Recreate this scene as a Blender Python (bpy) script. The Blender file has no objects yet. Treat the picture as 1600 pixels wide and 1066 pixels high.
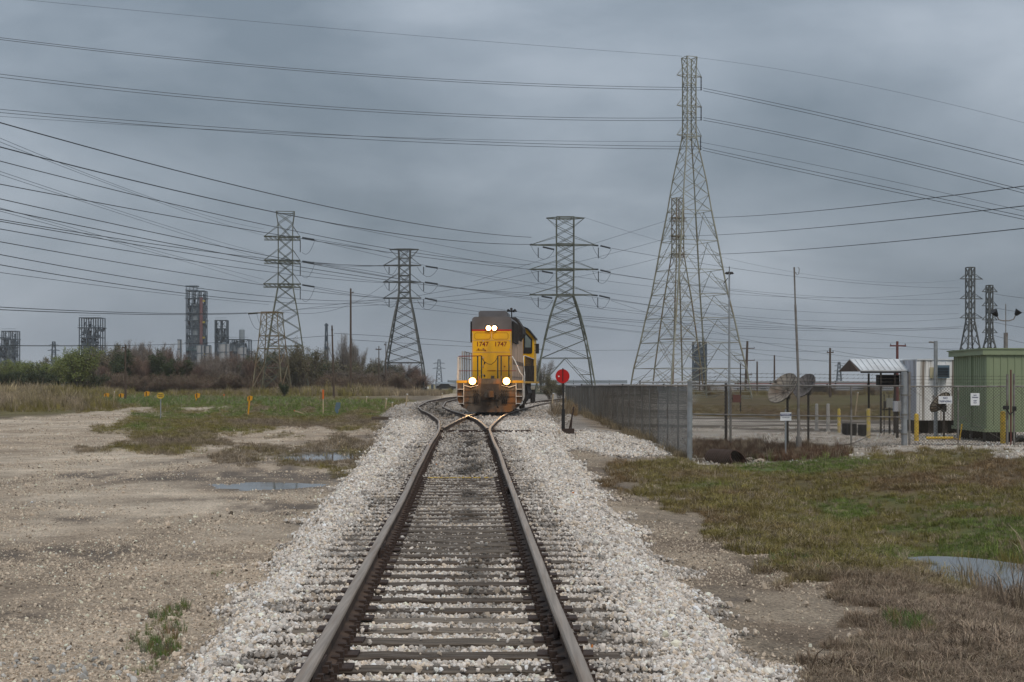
import bpy, math, random
import numpy as np
from mathutils import Vector, Matrix
R = math.radians
random.seed(7); rng = np.random.default_rng(11)
scene = bpy.context.scene
COL = scene.collection
F = 2355.0; CAMZ = 1.55      # focal length in photo pixels (1600 wide), eye height over the near rail head

# ------------------------------------------------------------------ camera
cam_d = bpy.data.cameras.new("camera"); cam = bpy.data.objects.new("camera", cam_d); COL.objects.link(cam)
cam.location = (0, 0, CAMZ); cam.rotation_euler = (R(90), 0, 0)
cam_d.sensor_width = 36.0; cam_d.lens = 36.0 * F / 1600.0; cam_d.shift_y = 67.0 / 1600.0
cam_d.clip_start = 0.1; cam_d.clip_end = 9000
scene.camera = cam
# ------------------------------------------------------------------ overcast sky
SUN_EL, SUN_AZ = R(50), R(162)
w = bpy.data.worlds.new("World"); scene.world = w; w.use_nodes = True
nt = w.node_tree; N = nt.nodes; L = nt.links; N.clear()
out = N.new('ShaderNodeOutputWorld'); bg = N.new('ShaderNodeBackground')
sky = N.new('ShaderNodeTexSky'); sky.sky_type = 'NISHITA'; sky.sun_disc = False
sky.sun_elevation = SUN_EL; sky.sun_rotation = SUN_AZ; sky.air_density = 1.5; sky.dust_density = 3
tc = N.new('ShaderNodeTexCoord'); sep = N.new('ShaderNodeSeparateXYZ'); L.new(tc.outputs['Generated'], sep.inputs[0])
mp = N.new('ShaderNodeMapping'); mp.inputs['Scale'].default_value = (1.0, 1.0, 2.6); mp.inputs['Location'].default_value = (9.25, 4.4, 6.3)
L.new(tc.outputs['Generated'], mp.inputs[0])
n1 = N.new('ShaderNodeTexNoise'); n1.inputs['Scale'].default_value = 3.1; n1.inputs['Detail'].default_value = 7; n1.inputs['Roughness'].default_value = 0.52; n1.inputs['Distortion'].default_value = 0.25
L.new(mp.outputs[0], n1.inputs[0])
cr = N.new('ShaderNodeValToRGB'); e = cr.color_ramp.elements
e[0].position = 0.33; e[0].color = (0.166, 0.207, 0.254, 1)
e[1].position = 0.68; e[1].color = (0.395, 0.445, 0.510, 1)
m_ = e.new(0.5); m_.color = (0.262, 0.308, 0.366, 1)
L.new(n1.outputs['Fac'], cr.inputs[0])
# overcast luminance distribution: the cloud deck brightens gently from the horizon to overhead
mr = N.new('ShaderNodeMapRange'); mr.inputs[1].default_value = -0.02; mr.inputs[2].default_value = 1.0
mr.inputs[3].default_value = 0.79; mr.inputs[4].default_value = 2.15
L.new(sep.outputs['Z'], mr.inputs[0])
vm = N.new('ShaderNodeVectorMath'); vm.operation = 'SCALE'; L.new(cr.outputs[0], vm.inputs[0]); L.new(mr.outputs[0], vm.inputs['Scale'])
sk = N.new('ShaderNodeVectorMath'); sk.operation = 'SCALE'; sk.inputs['Scale'].default_value = 0.10; L.new(sky.outputs[0], sk.inputs[0])
mx = N.new('ShaderNodeMix'); mx.data_type = 'RGBA'; mx.inputs['Factor'].default_value = 0.94
L.new(sk.outputs[0], mx.inputs['A']); L.new(vm.outputs[0], mx.inputs['B'])
L.new(mx.outputs['Result'], bg.inputs['Color']); bg.inputs['Strength'].default_value = 1.0
L.new(bg.outputs[0], out.inputs[0])
sd = bpy.data.lights.new("sun", 'SUN'); sun = bpy.data.objects.new("sun", sd); COL.objects.link(sun)
sd.energy = 1.5; sd.angle = R(22); sd.color = (1.0, 0.90, 0.78)
_dir = Vector((math.sin(SUN_AZ) * math.cos(SUN_EL), math.cos(SUN_AZ) * math.cos(SUN_EL), math.sin(SUN_EL)))
sun.rotation_euler = _dir.to_track_quat('Z', 'Y').to_euler()
vs = scene.view_settings; vs.view_transform = 'Standard'; vs.look = 'None'; vs.exposure = 0.14; vs.gamma = 1.0; vs.use_curve_mapping = False
try: scene.cycles.max_bounces = 5; scene.cycles.volume_bounces = 1; scene.cycles.transparent_max_bounces = 12
except Exception: pass

# ------------------------------------------------------------------ helpers
def P(px, py, d): return Vector(((px - 800) * d / F, d, CAMZ + (600 - py) * d / F))
def sm(a, b, v):
    t = np.clip((np.asarray(v, float) - a) / (b - a), 0, 1); return t * t * (3 - 2 * t)
def _hash(ix, iy, s):
    h = (ix.astype(np.int64) * 374761393 + iy.astype(np.int64) * 668265263 + s * 974634777) & 0xffffffff
    h = ((h ^ (h >> 13)) * 1274126177) & 0xffffffff
    return ((h ^ (h >> 16)) & 0xffff) / 65535.0
def vnoise(x, y, s=0):
    x = np.asarray(x, float); y = np.asarray(y, float)
    ix = np.floor(x); iy = np.floor(y); fx = x - ix; fy = y - iy
    fx = fx * fx * (3 - 2 * fx); fy = fy * fy * (3 - 2 * fy)
    a = _hash(ix, iy, s); b = _hash(ix + 1, iy, s); c = _hash(ix, iy + 1, s); d = _hash(ix + 1, iy + 1, s)
    return (a * (1 - fx) + b * fx) * (1 - fy) + (c * (1 - fx) + d * fx) * fy
def fbm(x, y, s=0, o=4):
    t = 0; a = .5; n = 0
    for k in range(o):
        t = t + a * vnoise(x * 2 ** k, y * 2 ** k, s + k * 17); n += a; a *= .5
    return t / n

def setp(o, label=None, cat=None, group=None, kind=None):
    if label: o['label'] = label
    if cat: o['category'] = cat
    if group: o['group'] = group
    if kind: o['kind'] = kind
    return o
def thing(name, label, cat, loc=(0, 0, 0), rz=0, group=None):
    o = bpy.data.objects.new(name, None); COL.objects.link(o); o.empty_display_size = .1
    o.location = loc; o.rotation_euler = (0, 0, rz); return setp(o, label, cat, group)

class MB:
    """collects boxes, bars and tubes for ONE mesh"""
    def __init__(s): s.v = []; s.f = []; s.m = []; s.sm = []
    def add(s, vs_, fs, mi=0, smooth=False):
        k = len(s.v); s.v += [tuple(a) for a in vs_]
        for f in fs: s.f.append(tuple(i + k for i in f)); s.m.append(mi); s.sm.append(smooth)
        return s
    def box(s, x0, x1, y0, y1, z0, z1, mi=0):
        return s.add([(x0,y0,z0),(x1,y0,z0),(x1,y1,z0),(x0,y1,z0),(x0,y0,z1),(x1,y0,z1),(x1,y1,z1),(x0,y1,z1)],
                     [(0,3,2,1),(4,5,6,7),(0,1,5,4),(1,2,6,5),(2,3,7,6),(3,0,4,7)], mi)
    def prism(s, poly, a, b, axis='y', mi=0):
        n = len(poly)
        def q(p, t): return (p[0], t, p[1]) if axis == 'y' else ((t, p[0], p[1]) if axis == 'x' else (p[0], p[1], t))
        return s.add([q(p, a) for p in poly] + [q(p, b) for p in poly],
                     [tuple(range(n)), tuple(range(2*n-1, n-1, -1))] + [(i, (i+1) % n, n+(i+1) % n, n+i) for i in range(n)], mi)
    def tube(s, pts, r, n=4, mi=0, r2=None, smooth=False, caps=True):
        pts = [Vector(p) for p in pts]; m = len(pts); rings = []
        for i, p in enumerate(pts):
            t = (pts[min(i+1, m-1)] - pts[max(i-1, 0)])
            if t.length < 1e-9: t = Vector((0, 0, 1))
            t.normalize(); up = Vector((0, 0, 1)) if abs(t.z) < .95 else Vector((0, 1, 0))
            a = t.cross(up).normalized(); b = a.cross(t)
            rr = r if r2 is None else r + (r2 - r) * i / max(1, m - 1)
            rings.append([p + (a * math.cos(2*math.pi*(k+.5)/n) + b * math.sin(2*math.pi*(k+.5)/n)) * rr for k in range(n)])
        vs_ = [v for g in rings for v in g]
        fs = [(i*n+k, i*n+(k+1) % n, (i+1)*n+(k+1) % n, (i+1)*n+k) for i in range(m-1) for k in range(n)]
        if caps: fs += [tuple(range(n-1, -1, -1)), tuple(range((m-1)*n, m*n))]
        return s.add(vs_, fs, mi, smooth)
    def cyl(s, c, r, h, n=16, axis='z', mi=0, r2=None):
        c = Vector(c); d = {'z': Vector((0,0,1)), 'y': Vector((0,1,0)), 'x': Vector((1,0,0))}[axis] * h
        return s.tube([c, c + d], r, n, mi, r2, smooth=False)
    def build(s, name, mats, parent=None, loc=None):
        me = bpy.data.meshes.new(name); me.from_pydata(s.v, [], s.f)
        if not isinstance(mats, (list, tuple)): mats = [mats]
        for m in mats: me.materials.append(m)
        me.polygons.foreach_set('material_index', s.m); me.polygons.foreach_set('use_smooth', s.sm)
        me.update(); o = bpy.data.objects.new(name, me); COL.objects.link(o)
        if parent: o.parent = parent
        if loc is not None: o.location = loc
        return o
def link(name, me, parent=None, loc=(0,0,0), rz=0, sc=(1,1,1)):
    o = bpy.data.objects.new(name, me); COL.objects.link(o); o.parent = parent; o.location = loc; o.rotation_euler = (0,0,rz); o.scale = sc; return o
def copy_tree(o, parent=None):
    c = o.copy(); COL.objects.link(c); c.parent = parent
    for ch in list(o.children): copy_tree(ch, c)
    return c
_txt = {}
def text_mesh(s, size, mat, depth=.004):
    k = (s, size, mat.name)
    if k in _txt: return _txt[k]
    cu = bpy.data.curves.new('lettering', 'FONT'); cu.body = s; cu.size = size; cu.align_x = 'CENTER'; cu.align_y = 'CENTER'
    cu.extrude = depth; cu.offset = size * .012; cu.resolution_u = 2
    o = bpy.data.objects.new('lettering', cu); COL.objects.link(o)
    bpy.context.view_layer.update()
    me = bpy.data.meshes.new_from_object(o.evaluated_get(bpy.context.evaluated_depsgraph_get()))
    bpy.data.objects.remove(o); me.name = 'lettering'; me.materials.clear(); me.materials.append(mat); _txt[k] = me; return me
def lettering(s, size, mat, parent, loc, sx=1.0):
    o = bpy.data.objects.new('lettering', text_mesh(s, size, mat)); COL.objects.link(o); o.parent = parent
    o.location = loc; o.rotation_euler = (R(90), 0, 0); o.scale = (sx, 1, 1); return o

# ------------------------------------------------------------------ materials
def mat(name, col, rough=.8, metal=0, var=.25, scale=6, var2=0, col2=None, bump=0, bscale=None, stretch=None, thr=(.4,.62), spec=.3):
    m = bpy.data.materials.new(name); m.use_nodes = True; t = m.node_tree; b = t.nodes['Principled BSDF']
    b.inputs['Roughness'].default_value = rough; b.inputs['Metallic'].default_value = metal; b.inputs['Specular IOR Level'].default_value = spec
    tc = t.nodes.new('ShaderNodeTexCoord'); mpn = t.nodes.new('ShaderNodeMapping'); t.links.new(tc.outputs['Object'], mpn.inputs[0])
    if stretch: mpn.inputs['Scale'].default_value = stretch
    n = t.nodes.new('ShaderNodeTexNoise'); n.inputs['Scale'].default_value = scale; n.inputs['Detail'].default_value = 5; t.links.new(mpn.outputs[0], n.inputs[0])
    r = t.nodes.new('ShaderNodeValToRGB'); e = r.color_ramp.elements
    e[0].position = .3; e[1].position = .7
    e[0].color = tuple(c * (1 - var) for c in col) + (1,); e[1].color = tuple(min(1, c * (1 + var)) for c in col) + (1,)
    t.links.new(n.outputs['Fac'], r.inputs[0]); res = r.outputs[0]
    if col2:
        n2 = t.nodes.new('ShaderNodeTexNoise'); n2.inputs['Scale'].default_value = scale * .55; n2.inputs['Detail'].default_value = 6
        t.links.new(mpn.outputs[0], n2.inputs[0])
        mr_ = t.nodes.new('ShaderNodeMapRange'); mr_.inputs[1].default_value = thr[0]; mr_.inputs[2].default_value = thr[1]; t.links.new(n2.outputs['Fac'], mr_.inputs[0])
        mx_ = t.nodes.new('ShaderNodeMix'); mx_.data_type = 'RGBA'; mx_.inputs['B'].default_value = tuple(col2) + (1,)
        t.links.new(mr_.outputs[0], mx_.inputs['Factor']); t.links.new(res, mx_.inputs['A']); res = mx_.outputs['Result']
    t.links.new(res, b.inputs['Base Color'])
    if bump:
        bn = t.nodes.new('ShaderNodeBump'); bn.inputs['Strength'].default_value = bump; bn.inputs['Distance'].default_value = .02
        n3 = t.nodes.new('ShaderNodeTexNoise'); n3.inputs['Scale'].default_value = bscale or scale * 4; n3.inputs['Detail'].default_value = 4; t.links.new(mpn.outputs[0], n3.inputs[0])
        t.links.new(n3.outputs['Fac'], bn.inputs['Height']); t.links.new(bn.outputs[0], b.inputs['Normal'])
    return m
def emis(name, col, st):
    m = bpy.data.materials.new(name); m.use_nodes = True; b = m.node_tree.nodes['Principled BSDF']
    b.inputs['Base Color'].default_value = tuple(col) + (1,); b.inputs['Emission Color'].default_value = tuple(col) + (1,); b.inputs['Emission Strength'].default_value = st; return m
M = {
 'galv': mat('weathered_galvanised_steel', (.115,.125,.10), .6, .25, .2, 1.5, col2=(.08,.085,.06), thr=(.45,.65)),
 'galv_rust': mat('rust_tinged_lattice_steel', (.17,.155,.10), .7, .1, .2, .8, col2=(.16,.11,.065), thr=(.45,.6)),
 'galv_pale': mat('pale_sunbleached_lattice_steel', (.25,.25,.20), .65, .1, .2, 1.2, col2=(.20,.17,.11), thr=(.5,.7)),
 'darksteel': mat('dark_lattice_steel', (.085,.09,.085), .6, .25, .2, 1.5),
 'wire': mat('aluminium_conductor', (.055,.06,.065), .5, .4, .1, 1),
 'insul': mat('dark_glazed_insulator', (.035,.04,.045), .3, 0, .2, 3),
 'rail_head': mat('worn_rail_head', (.29,.24,.195), .5, .25, .25, 2.5, col2=(.19,.13,.085), thr=(.5,.75), stretch=(18,.5,18)),
 'rail_web': mat('rusty_rail_web', (.055,.036,.027), .85, 0, .35, 9, col2=(.10,.065,.045), bump=.3),
 'tie': mat('creosoted_tie_timber', (.088,.067,.050), .9, 0, .5, 7, col2=(.17,.145,.12), thr=(.46,.72), bump=1.0, bscale=14, stretch=(.45,7,7)),
 'tie2': mat('greyed_tie_timber', (.145,.118,.092), .9, 0, .45, 8, col2=(.055,.042,.033), thr=(.46,.7), bump=1.0, bscale=14, stretch=(.45,7,7)),
 'tie3': mat('pale_weathered_tie_timber', (.23,.19,.15), .9, 0, .4, 8, col2=(.10,.08,.06), thr=(.46,.7), bump=1.0, bscale=14, stretch=(.45,7,7)),
 'plate': mat('oily_rust_plate', (.045,.03,.024), .8, 0, .35, 12, bump=.3),
 'yellow': mat('faded_yellow_paint', (.72,.40,.010), .45, 0, .10, 1.2, col2=(.40,.21,.03), thr=(.5,.74), stretch=(1,1,.35)),
 'yellow_line': mat('yellow_edge_paint', (.50,.27,.02), .6, 0, .2, 3),
 'lgrey': mat('loco_grey_paint', (.125,.12,.125), .5, 0, .12, 1.4, col2=(.09,.075,.065), thr=(.5,.8)),
 'lred': mat('loco_red_stripe', (.38,.03,.015), .5, 0, .1, 3),
 'lnum': mat('dark_red_numerals', (.16,.015,.008), .6, 0, .1, 3),
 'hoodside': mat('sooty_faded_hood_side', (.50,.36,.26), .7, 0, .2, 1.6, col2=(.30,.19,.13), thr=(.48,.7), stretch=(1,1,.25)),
 'pilot': mat('rusty_grimy_pilot', (.07,.06,.05), .8, 0, .5, 3.2, col2=(.19,.085,.03), thr=(.5,.64), bump=.6, stretch=(1,1,.5)),
 'black': mat('sooty_black', (.018,.017,.017), .6, 0, .3, 4),
 'undercar': mat('dusty_undercarriage', (.035,.03,.027), .8, 0, .4, 3),
 'glass': mat('cab_window_glass', (.16,.20,.20), .08, 0, .2, 1.5, spec=.8),
 'white': mat('white_paint', (.62,.62,.60), .6, 0, .06, 2),
 'hrail': mat('white_handrail_paint', (.50,.48,.45), .55, 0, .15, 5),
 'dgreen': mat('dark_stanchion_paint', (.03,.04,.03), .6, 0, .2, 5),
 'wood': mat('brown_pole_timber', (.085,.062,.048), .9, 0, .3, 3, stretch=(6,6,.3), bump=.3),
 'redwood': mat('reddish_pole_timber', (.13,.05,.045), .9, 0, .2, 3),
 'gpost': mat('galvanised_fence_steel', (.30,.32,.335), .5, .4, .14, 4, col2=(.20,.20,.19), thr=(.5,.75)),
 'gpost_old': mat('dull_fence_steel', (.21,.20,.185), .6, .3, .2, 4, col2=(.13,.10,.08), thr=(.5,.7)),
 'mesh': mat('chain_link_wire', (.10,.10,.095), .6, .3, .2, .6),
 'mesh2': mat('old_chain_link_wire', (.075,.066,.053), .65, .3, .3, .35),
 'shelter': mat('sage_green_panel', (.22,.265,.165), .55, 0, .07, .9, stretch=(1,1,.3)),
 'shelter_d': mat('sage_green_trim', (.195,.24,.145), .5, 0, .08, 1),
 'bldwhite': mat('streaked_white_panel', (.72,.72,.71), .65, 0, .1, 1.5, col2=(.20,.17,.14), thr=(.50,.62), stretch=(6,6,.16)),
 'bldshade_boxgrey': mat('streaked_shaded_panel_and_box_grey', (.44,.45,.49), .65, 0, .12, 1.5, col2=(.2,.18,.16), thr=(.52,.7), stretch=(5,5,.25)),  # grey of the white wall's unlit side put into colour; utility box shares it
 'roofw': mat('white_ribbed_roof', (.55,.57,.58), .45, .1, .1, 2, col2=(.35,.34,.33), thr=(.5,.8)),
 'bollard': mat('yellow_bollard_paint', (.55,.37,.05), .6, 0, .2, 5, col2=(.30,.2,.08), thr=(.55,.7)),
 'bollardp': mat('peeling_cream_bollard', (.48,.38,.20), .7, 0, .3, 9, col2=(.55,.42,.08), thr=(.5,.55)),
 'concrete': mat('pale_concrete', (.38,.37,.35), .85, 0, .2, 4),
 'red': mat('red_target_enamel', (.42,.008,.008), .45, 0, .06, 4),
 'dish': mat('rust_stained_dish_mesh', (.33,.29,.24), .7, .1, .3, 3, col2=(.20,.14,.10), thr=(.5,.65)),
 'dishd': mat('dark_dish_mesh', (.17,.155,.15), .7, .1, .35, 3),
 'orange': mat('orange_marker_plastic', (.60,.28,.015), .6, 0, .1, 5),
 'blaze': mat('blaze_orange_paint', (.60,.13,.03), .6, 0, .1, 5),
 'stake': mat('raw_stake_timber', (.42,.33,.22), .9, 0, .2, 6),
 'refsteel': mat('refinery_steelwork', (.06,.08,.10), .7, .1, .2, .2),
 'refshell': mat('refinery_vessel_shell', (.22,.255,.28), .6, .1, .12, .1),
 'refteal': mat('refinery_teal_platform', (.05,.12,.13), .7, 0, .15, .2),
 'refred': mat('refinery_red_ladder', (.13,.055,.055), .7, 0, .2, .3),
 'refyel': mat('refinery_yellow_rail', (.30,.24,.03), .7, 0, .2, .3),
 'siloc': mat('pale_silo_shell', (.30,.31,.32), .7, 0, .12, .15),
 'pipegrey': mat('pipeline_cladding', (.30,.31,.33), .5, .2, .25, .2, col2=(.18,.16,.15), thr=(.5,.6)),
 'redbrown': mat('red_brown_cladding', (.13,.055,.045), .8, 0, .2, .3),
 'cream': mat('cream_cladding', (.42,.38,.25), .7, 0, .1, .3),
 'culvert': mat('rusted_corrugated_steel', (.075,.045,.035), .85, 0, .3, 6, bump=.3),
 'rock': mat('pale_limestone_rock', (.36,.31,.25), .9, 0, .3, 6, bump=.5),
 'acblue': mat('blue_grey_unit', (.10,.15,.19), .5, .1, .1, 3),
 'panelgrey': mat('grey_meter_box', (.26,.26,.23), .6, .1, .1, 4),
 'signwhite': mat('white_sign_face', (.66,.68,.70), .4, 0, .05, 6),
 'signblue': mat('navy_sign_ink', (.02,.03,.12), .6, 0, .05, 6),
 'bark': mat('grey_brown_bark', (.10,.082,.068), .95, 0, .3, 3),
 'twig': mat('bare_brown_twigs', (.20,.165,.14), .95, 0, .3, .8),
 'twigr': mat('reddish_bare_stems', (.20,.135,.105), .95, 0, .3, .8),
 'twigg': mat('pale_grey_twigs', (.20,.175,.15), .95, 0, .25, .8),
}
def leafmat(name, a, b):
    m = bpy.data.materials.new(name); m.use_nodes = True; t = m.node_tree; bs = t.nodes['Principled BSDF']; bs.inputs['Roughness'].default_value = .75
    bs.inputs['Specular IOR Level'].default_value = .2
    g = t.nodes.new('ShaderNodeNewGeometry'); r = t.nodes.new('ShaderNodeValToRGB'); e = r.color_ramp.elements
    e[0].color = tuple(a) + (1,); e[1].color = tuple(b) + (1,); t.links.new(g.outputs['Random Per Island'], r.inputs[0]); t.links.new(r.outputs[0], bs.inputs['Base Color'])
    return m
M['leaf_g'] = leafmat('fresh_green_leaves', (.09,.12,.035), (.24,.27,.095))
M['leaf_o'] = leafmat('olive_leaves', (.085,.08,.045), (.20,.18,.11))
M['leaf_d'] = leafmat('dark_evergreen_leaves', (.03,.045,.02), (.085,.10,.05))

def tintmat(name, fine=.25, scale=40, rough=.9):
    """colour comes with each stone or tuft (instance attribute), grain from noise"""
    m = bpy.data.materials.new(name); m.use_nodes = True; t = m.node_tree; b = t.nodes['Principled BSDF']; b.inputs['Roughness'].default_value = rough
    b.inputs['Specular IOR Level'].default_value = .2
    a = t.nodes.new('ShaderNodeAttribute'); a.attribute_type = 'INSTANCER'; a.attribute_name = 'tint'
    g = t.nodes.new('ShaderNodeNewGeometry')
    n = t.nodes.new('ShaderNodeTexNoise'); n.inputs['Scale'].default_value = scale; t.links.new(g.outputs['Position'], n.inputs[0])
    mr_ = t.nodes.new('ShaderNodeMapRange'); mr_.inputs[3].default_value = 1 - fine; mr_.inputs[4].default_value = 1 + fine; t.links.new(n.outputs['Fac'], mr_.inputs[0])
    mul = t.nodes.new('ShaderNodeVectorMath'); mul.operation = 'SCALE'; t.links.new(a.outputs['Color'], mul.inputs[0]); t.links.new(mr_.outputs[0], mul.inputs['Scale'])
    t.links.new(mul.outputs[0], b.inputs['Base Color']); return m
M['stone'] = tintmat('crushed_limestone', .3, 30)
M['blade'] = tintmat('grass_blades', .2, 3)
# ------------------------------------------------------------------ track alignment and terrain
_yy = np.arange(-40, 420, .5)
def _line(pts):
    p = np.array(pts, float); v = np.interp(_yy, p[:,0], p[:,1]); k = np.ones(13) / 13
    vp = np.pad(v, 6, mode='reflect', reflect_type='odd'); return np.convolve(vp, k, 'valid')
_A = _line([(-40,1.026),(0,-.13),(46,-1.46),(58,-2.05),(70,-3.05),(80,-4.05),(93,-5.05),(120,-6.0),(153,-6.0),(200,-3),(260,4),(420,34)])
_B = _line([(-40,1.026),(0,-.13),(46,-1.46),(58,-1.33),(70,-1.01),(84,-.2),(100,.85),(130,3.6),(180,11),(260,28),(420,75)])
def cA(y): return np.interp(y, _yy, _A)
def cB(y): return np.interp(y, _yy, _B)
def zrail(y): return .18 * sm(12, 36, y)
PUD = [(497,714,60,6.5,-.44), (415,759,84,7,-.44), (1555,908,102,30,-.99), (1178,893,26,8,-.62), (604,700,16,3,-.42)]
PUDW = []
for (px, py, rx, ry, z) in PUD:
    d = (CAMZ - z) * F / (py - 600); PUDW.append(((px-800)*d/F, d, rx*d/F, ry*d/(py-600), z))
def terrain(x, y, detail=True):
    x = np.asarray(x, float); y = np.asarray(y, float)
    ul = cA(y) - x; ur = x - cB(y)
    WL = np.interp(y, [8,12,23,57,90], [1.4,1.4,1.75,2.5,2.4]); WR = np.interp(y, [8,20,43,60,80], [1.6,1.8,2.4,2.9,2.2])
    bed = zrail(y) - .225
    gl = -.42 + .22 * sm(60, 150, y) + .32 * sm(150, 230, y)
    gr = -.42 - .12 * sm(1.8, 4, ur) - .28 * sm(4, 8, ur) + .2 * sm(90, 160, y) + .65 * sm(150, 240, y)
    dc = 6.6 + .022 * (y - 20)
    gr = gr - .34 * np.exp(-((x - dc) / 1.7) ** 2) * sm(8, 16, y) * (1 - sm(52, 58, y))
    gr = gr - .05 * np.exp(-((x - dc) / 2.0) ** 2) * np.exp(-((y - 20) / 4.0) ** 2)
    tl = sm(0, .5, ul - WL); tr = sm(0, .55, ur - WR)
    z = np.where(ul > ur, bed * (1 - tl) + gl * tl, bed * (1 - tr) + gr * tr)
    out_ = np.where(ul > ur, tl, tr)
    if detail:
        amp = .03 + .05 * sm(40, 120, y)
        z = z + out_ * ((fbm(x * .6, y * .6, 3) - .5) * 1.6 * amp + (fbm(x * 3, y * 3, 9, 3) - .5) * .02 * (1 - sm(30, 60, y)))
    for (px, py, rx, ry, lv) in PUDW:
        q = np.sqrt(((x - px) / rx) ** 2 + ((y - py) / ry) ** 2) + (fbm(x * 2.2, y * 1.5, 21) - .5) * (1.0 if lv < -.9 else .9)
        k = 1 - sm(.7, 1.3, q); z = z * (1 - k) + (lv - .03) * k
    return z
def gz(x, y): return float(terrain(np.array([x]), np.array([y]))[0])
def topx(x, y, z):
    yy = np.maximum(y, .5); return 800 + x * F / yy, 600 + (CAMZ - z) * F / yy
def poly_sd(pts, px, py):
    pts = np.array(pts, float); n = len(pts); inside = np.zeros(px.shape, bool); dmin = np.full(px.shape, 1e9)
    for i in range(n):
        x1, y1 = pts[i]; x2, y2 = pts[(i+1) % n]
        c = ((y1 > py) != (y2 > py)) & (px < (x2 - x1) * (py - y1) / ((y2 - y1) if y2 != y1 else 1e-9) + x1); inside ^= c
        # distance with y weighted (foreshortened ground)
        ax, ay, bx, by = x1, y1 * 3, x2, y2 * 3; qx, qy = px, py * 3
        L2 = (bx-ax)**2 + (by-ay)**2 + 1e-9; t = np.clip(((qx-ax)*(bx-ax) + (qy-ay)*(by-ay)) / L2, 0, 1)
        dmin = np.minimum(dmin, np.hypot(qx - ax - t*(bx-ax), qy - ay - t*(by-ay)))
    return np.where(inside, dmin, -dmin)
def region(pts, px, py, soft, jit, s=0):
    nz = (fbm(px / 38, py / 11, 50 + s, 4) - .5) * 2 * jit
    return sm(-soft, soft, poly_sd(pts, px, py) + nz)
def blob(px, py, cx, cy, rx, ry): return np.exp(-(((px-cx)/rx)**2 + ((py-cy)/ry)**2))
G_FARL = [(-900,560),(700,560),(712,612),(660,628),(640,634),(600,640),(560,630),(420,634),(330,637),(200,638),(100,647),(0,656),(-900,700)]
G_MIDL = [(160,660),(200,648),(260,642),(340,637),(500,628),(640,622),(650,634),(620,646),(585,668),(440,664),(400,672),(330,678),(345,690),(310,694),(320,709),(250,712),(165,702),(140,706),(170,694),(240,684),(160,676)]
G_RIGHT = [(2600,700),(1600,711),(1560,705),(1480,701),(1400,703),(1300,713),(1170,720),(1090,720),(1030,716),(985,722),(960,728),(985,745),(975,760),(1030,778),(1060,802),(1110,825),(1150,852),(1205,872),(1235,905),(1340,950),(1380,985),(1290,1010),(1255,1066),(1180,1300),(2600,1300)]
G_PUD = [(330,700),(450,690),(600,676),(645,672),(640,690),(600,718),(555,740),(500,742),(520,728),(430,722),(350,722)]
G_YARD = [(1078,560),(2600,560),(2600,664),(1240,656),(1160,652),(1078,650)]
G_BROWN = [(1078,690),(1130,686),(1200,698),(1260,700),(1330,706),(1330,716),(1170,720),(1080,716)]
G_FARR = [(715,560),(884,560),(900,650),(870,657),(835,648),(812,630),(715,622)]
BALX = [(862,652),(888,650),(940,668),(1075,712),(1040,716),(960,712),(900,706),(868,700)]
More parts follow.
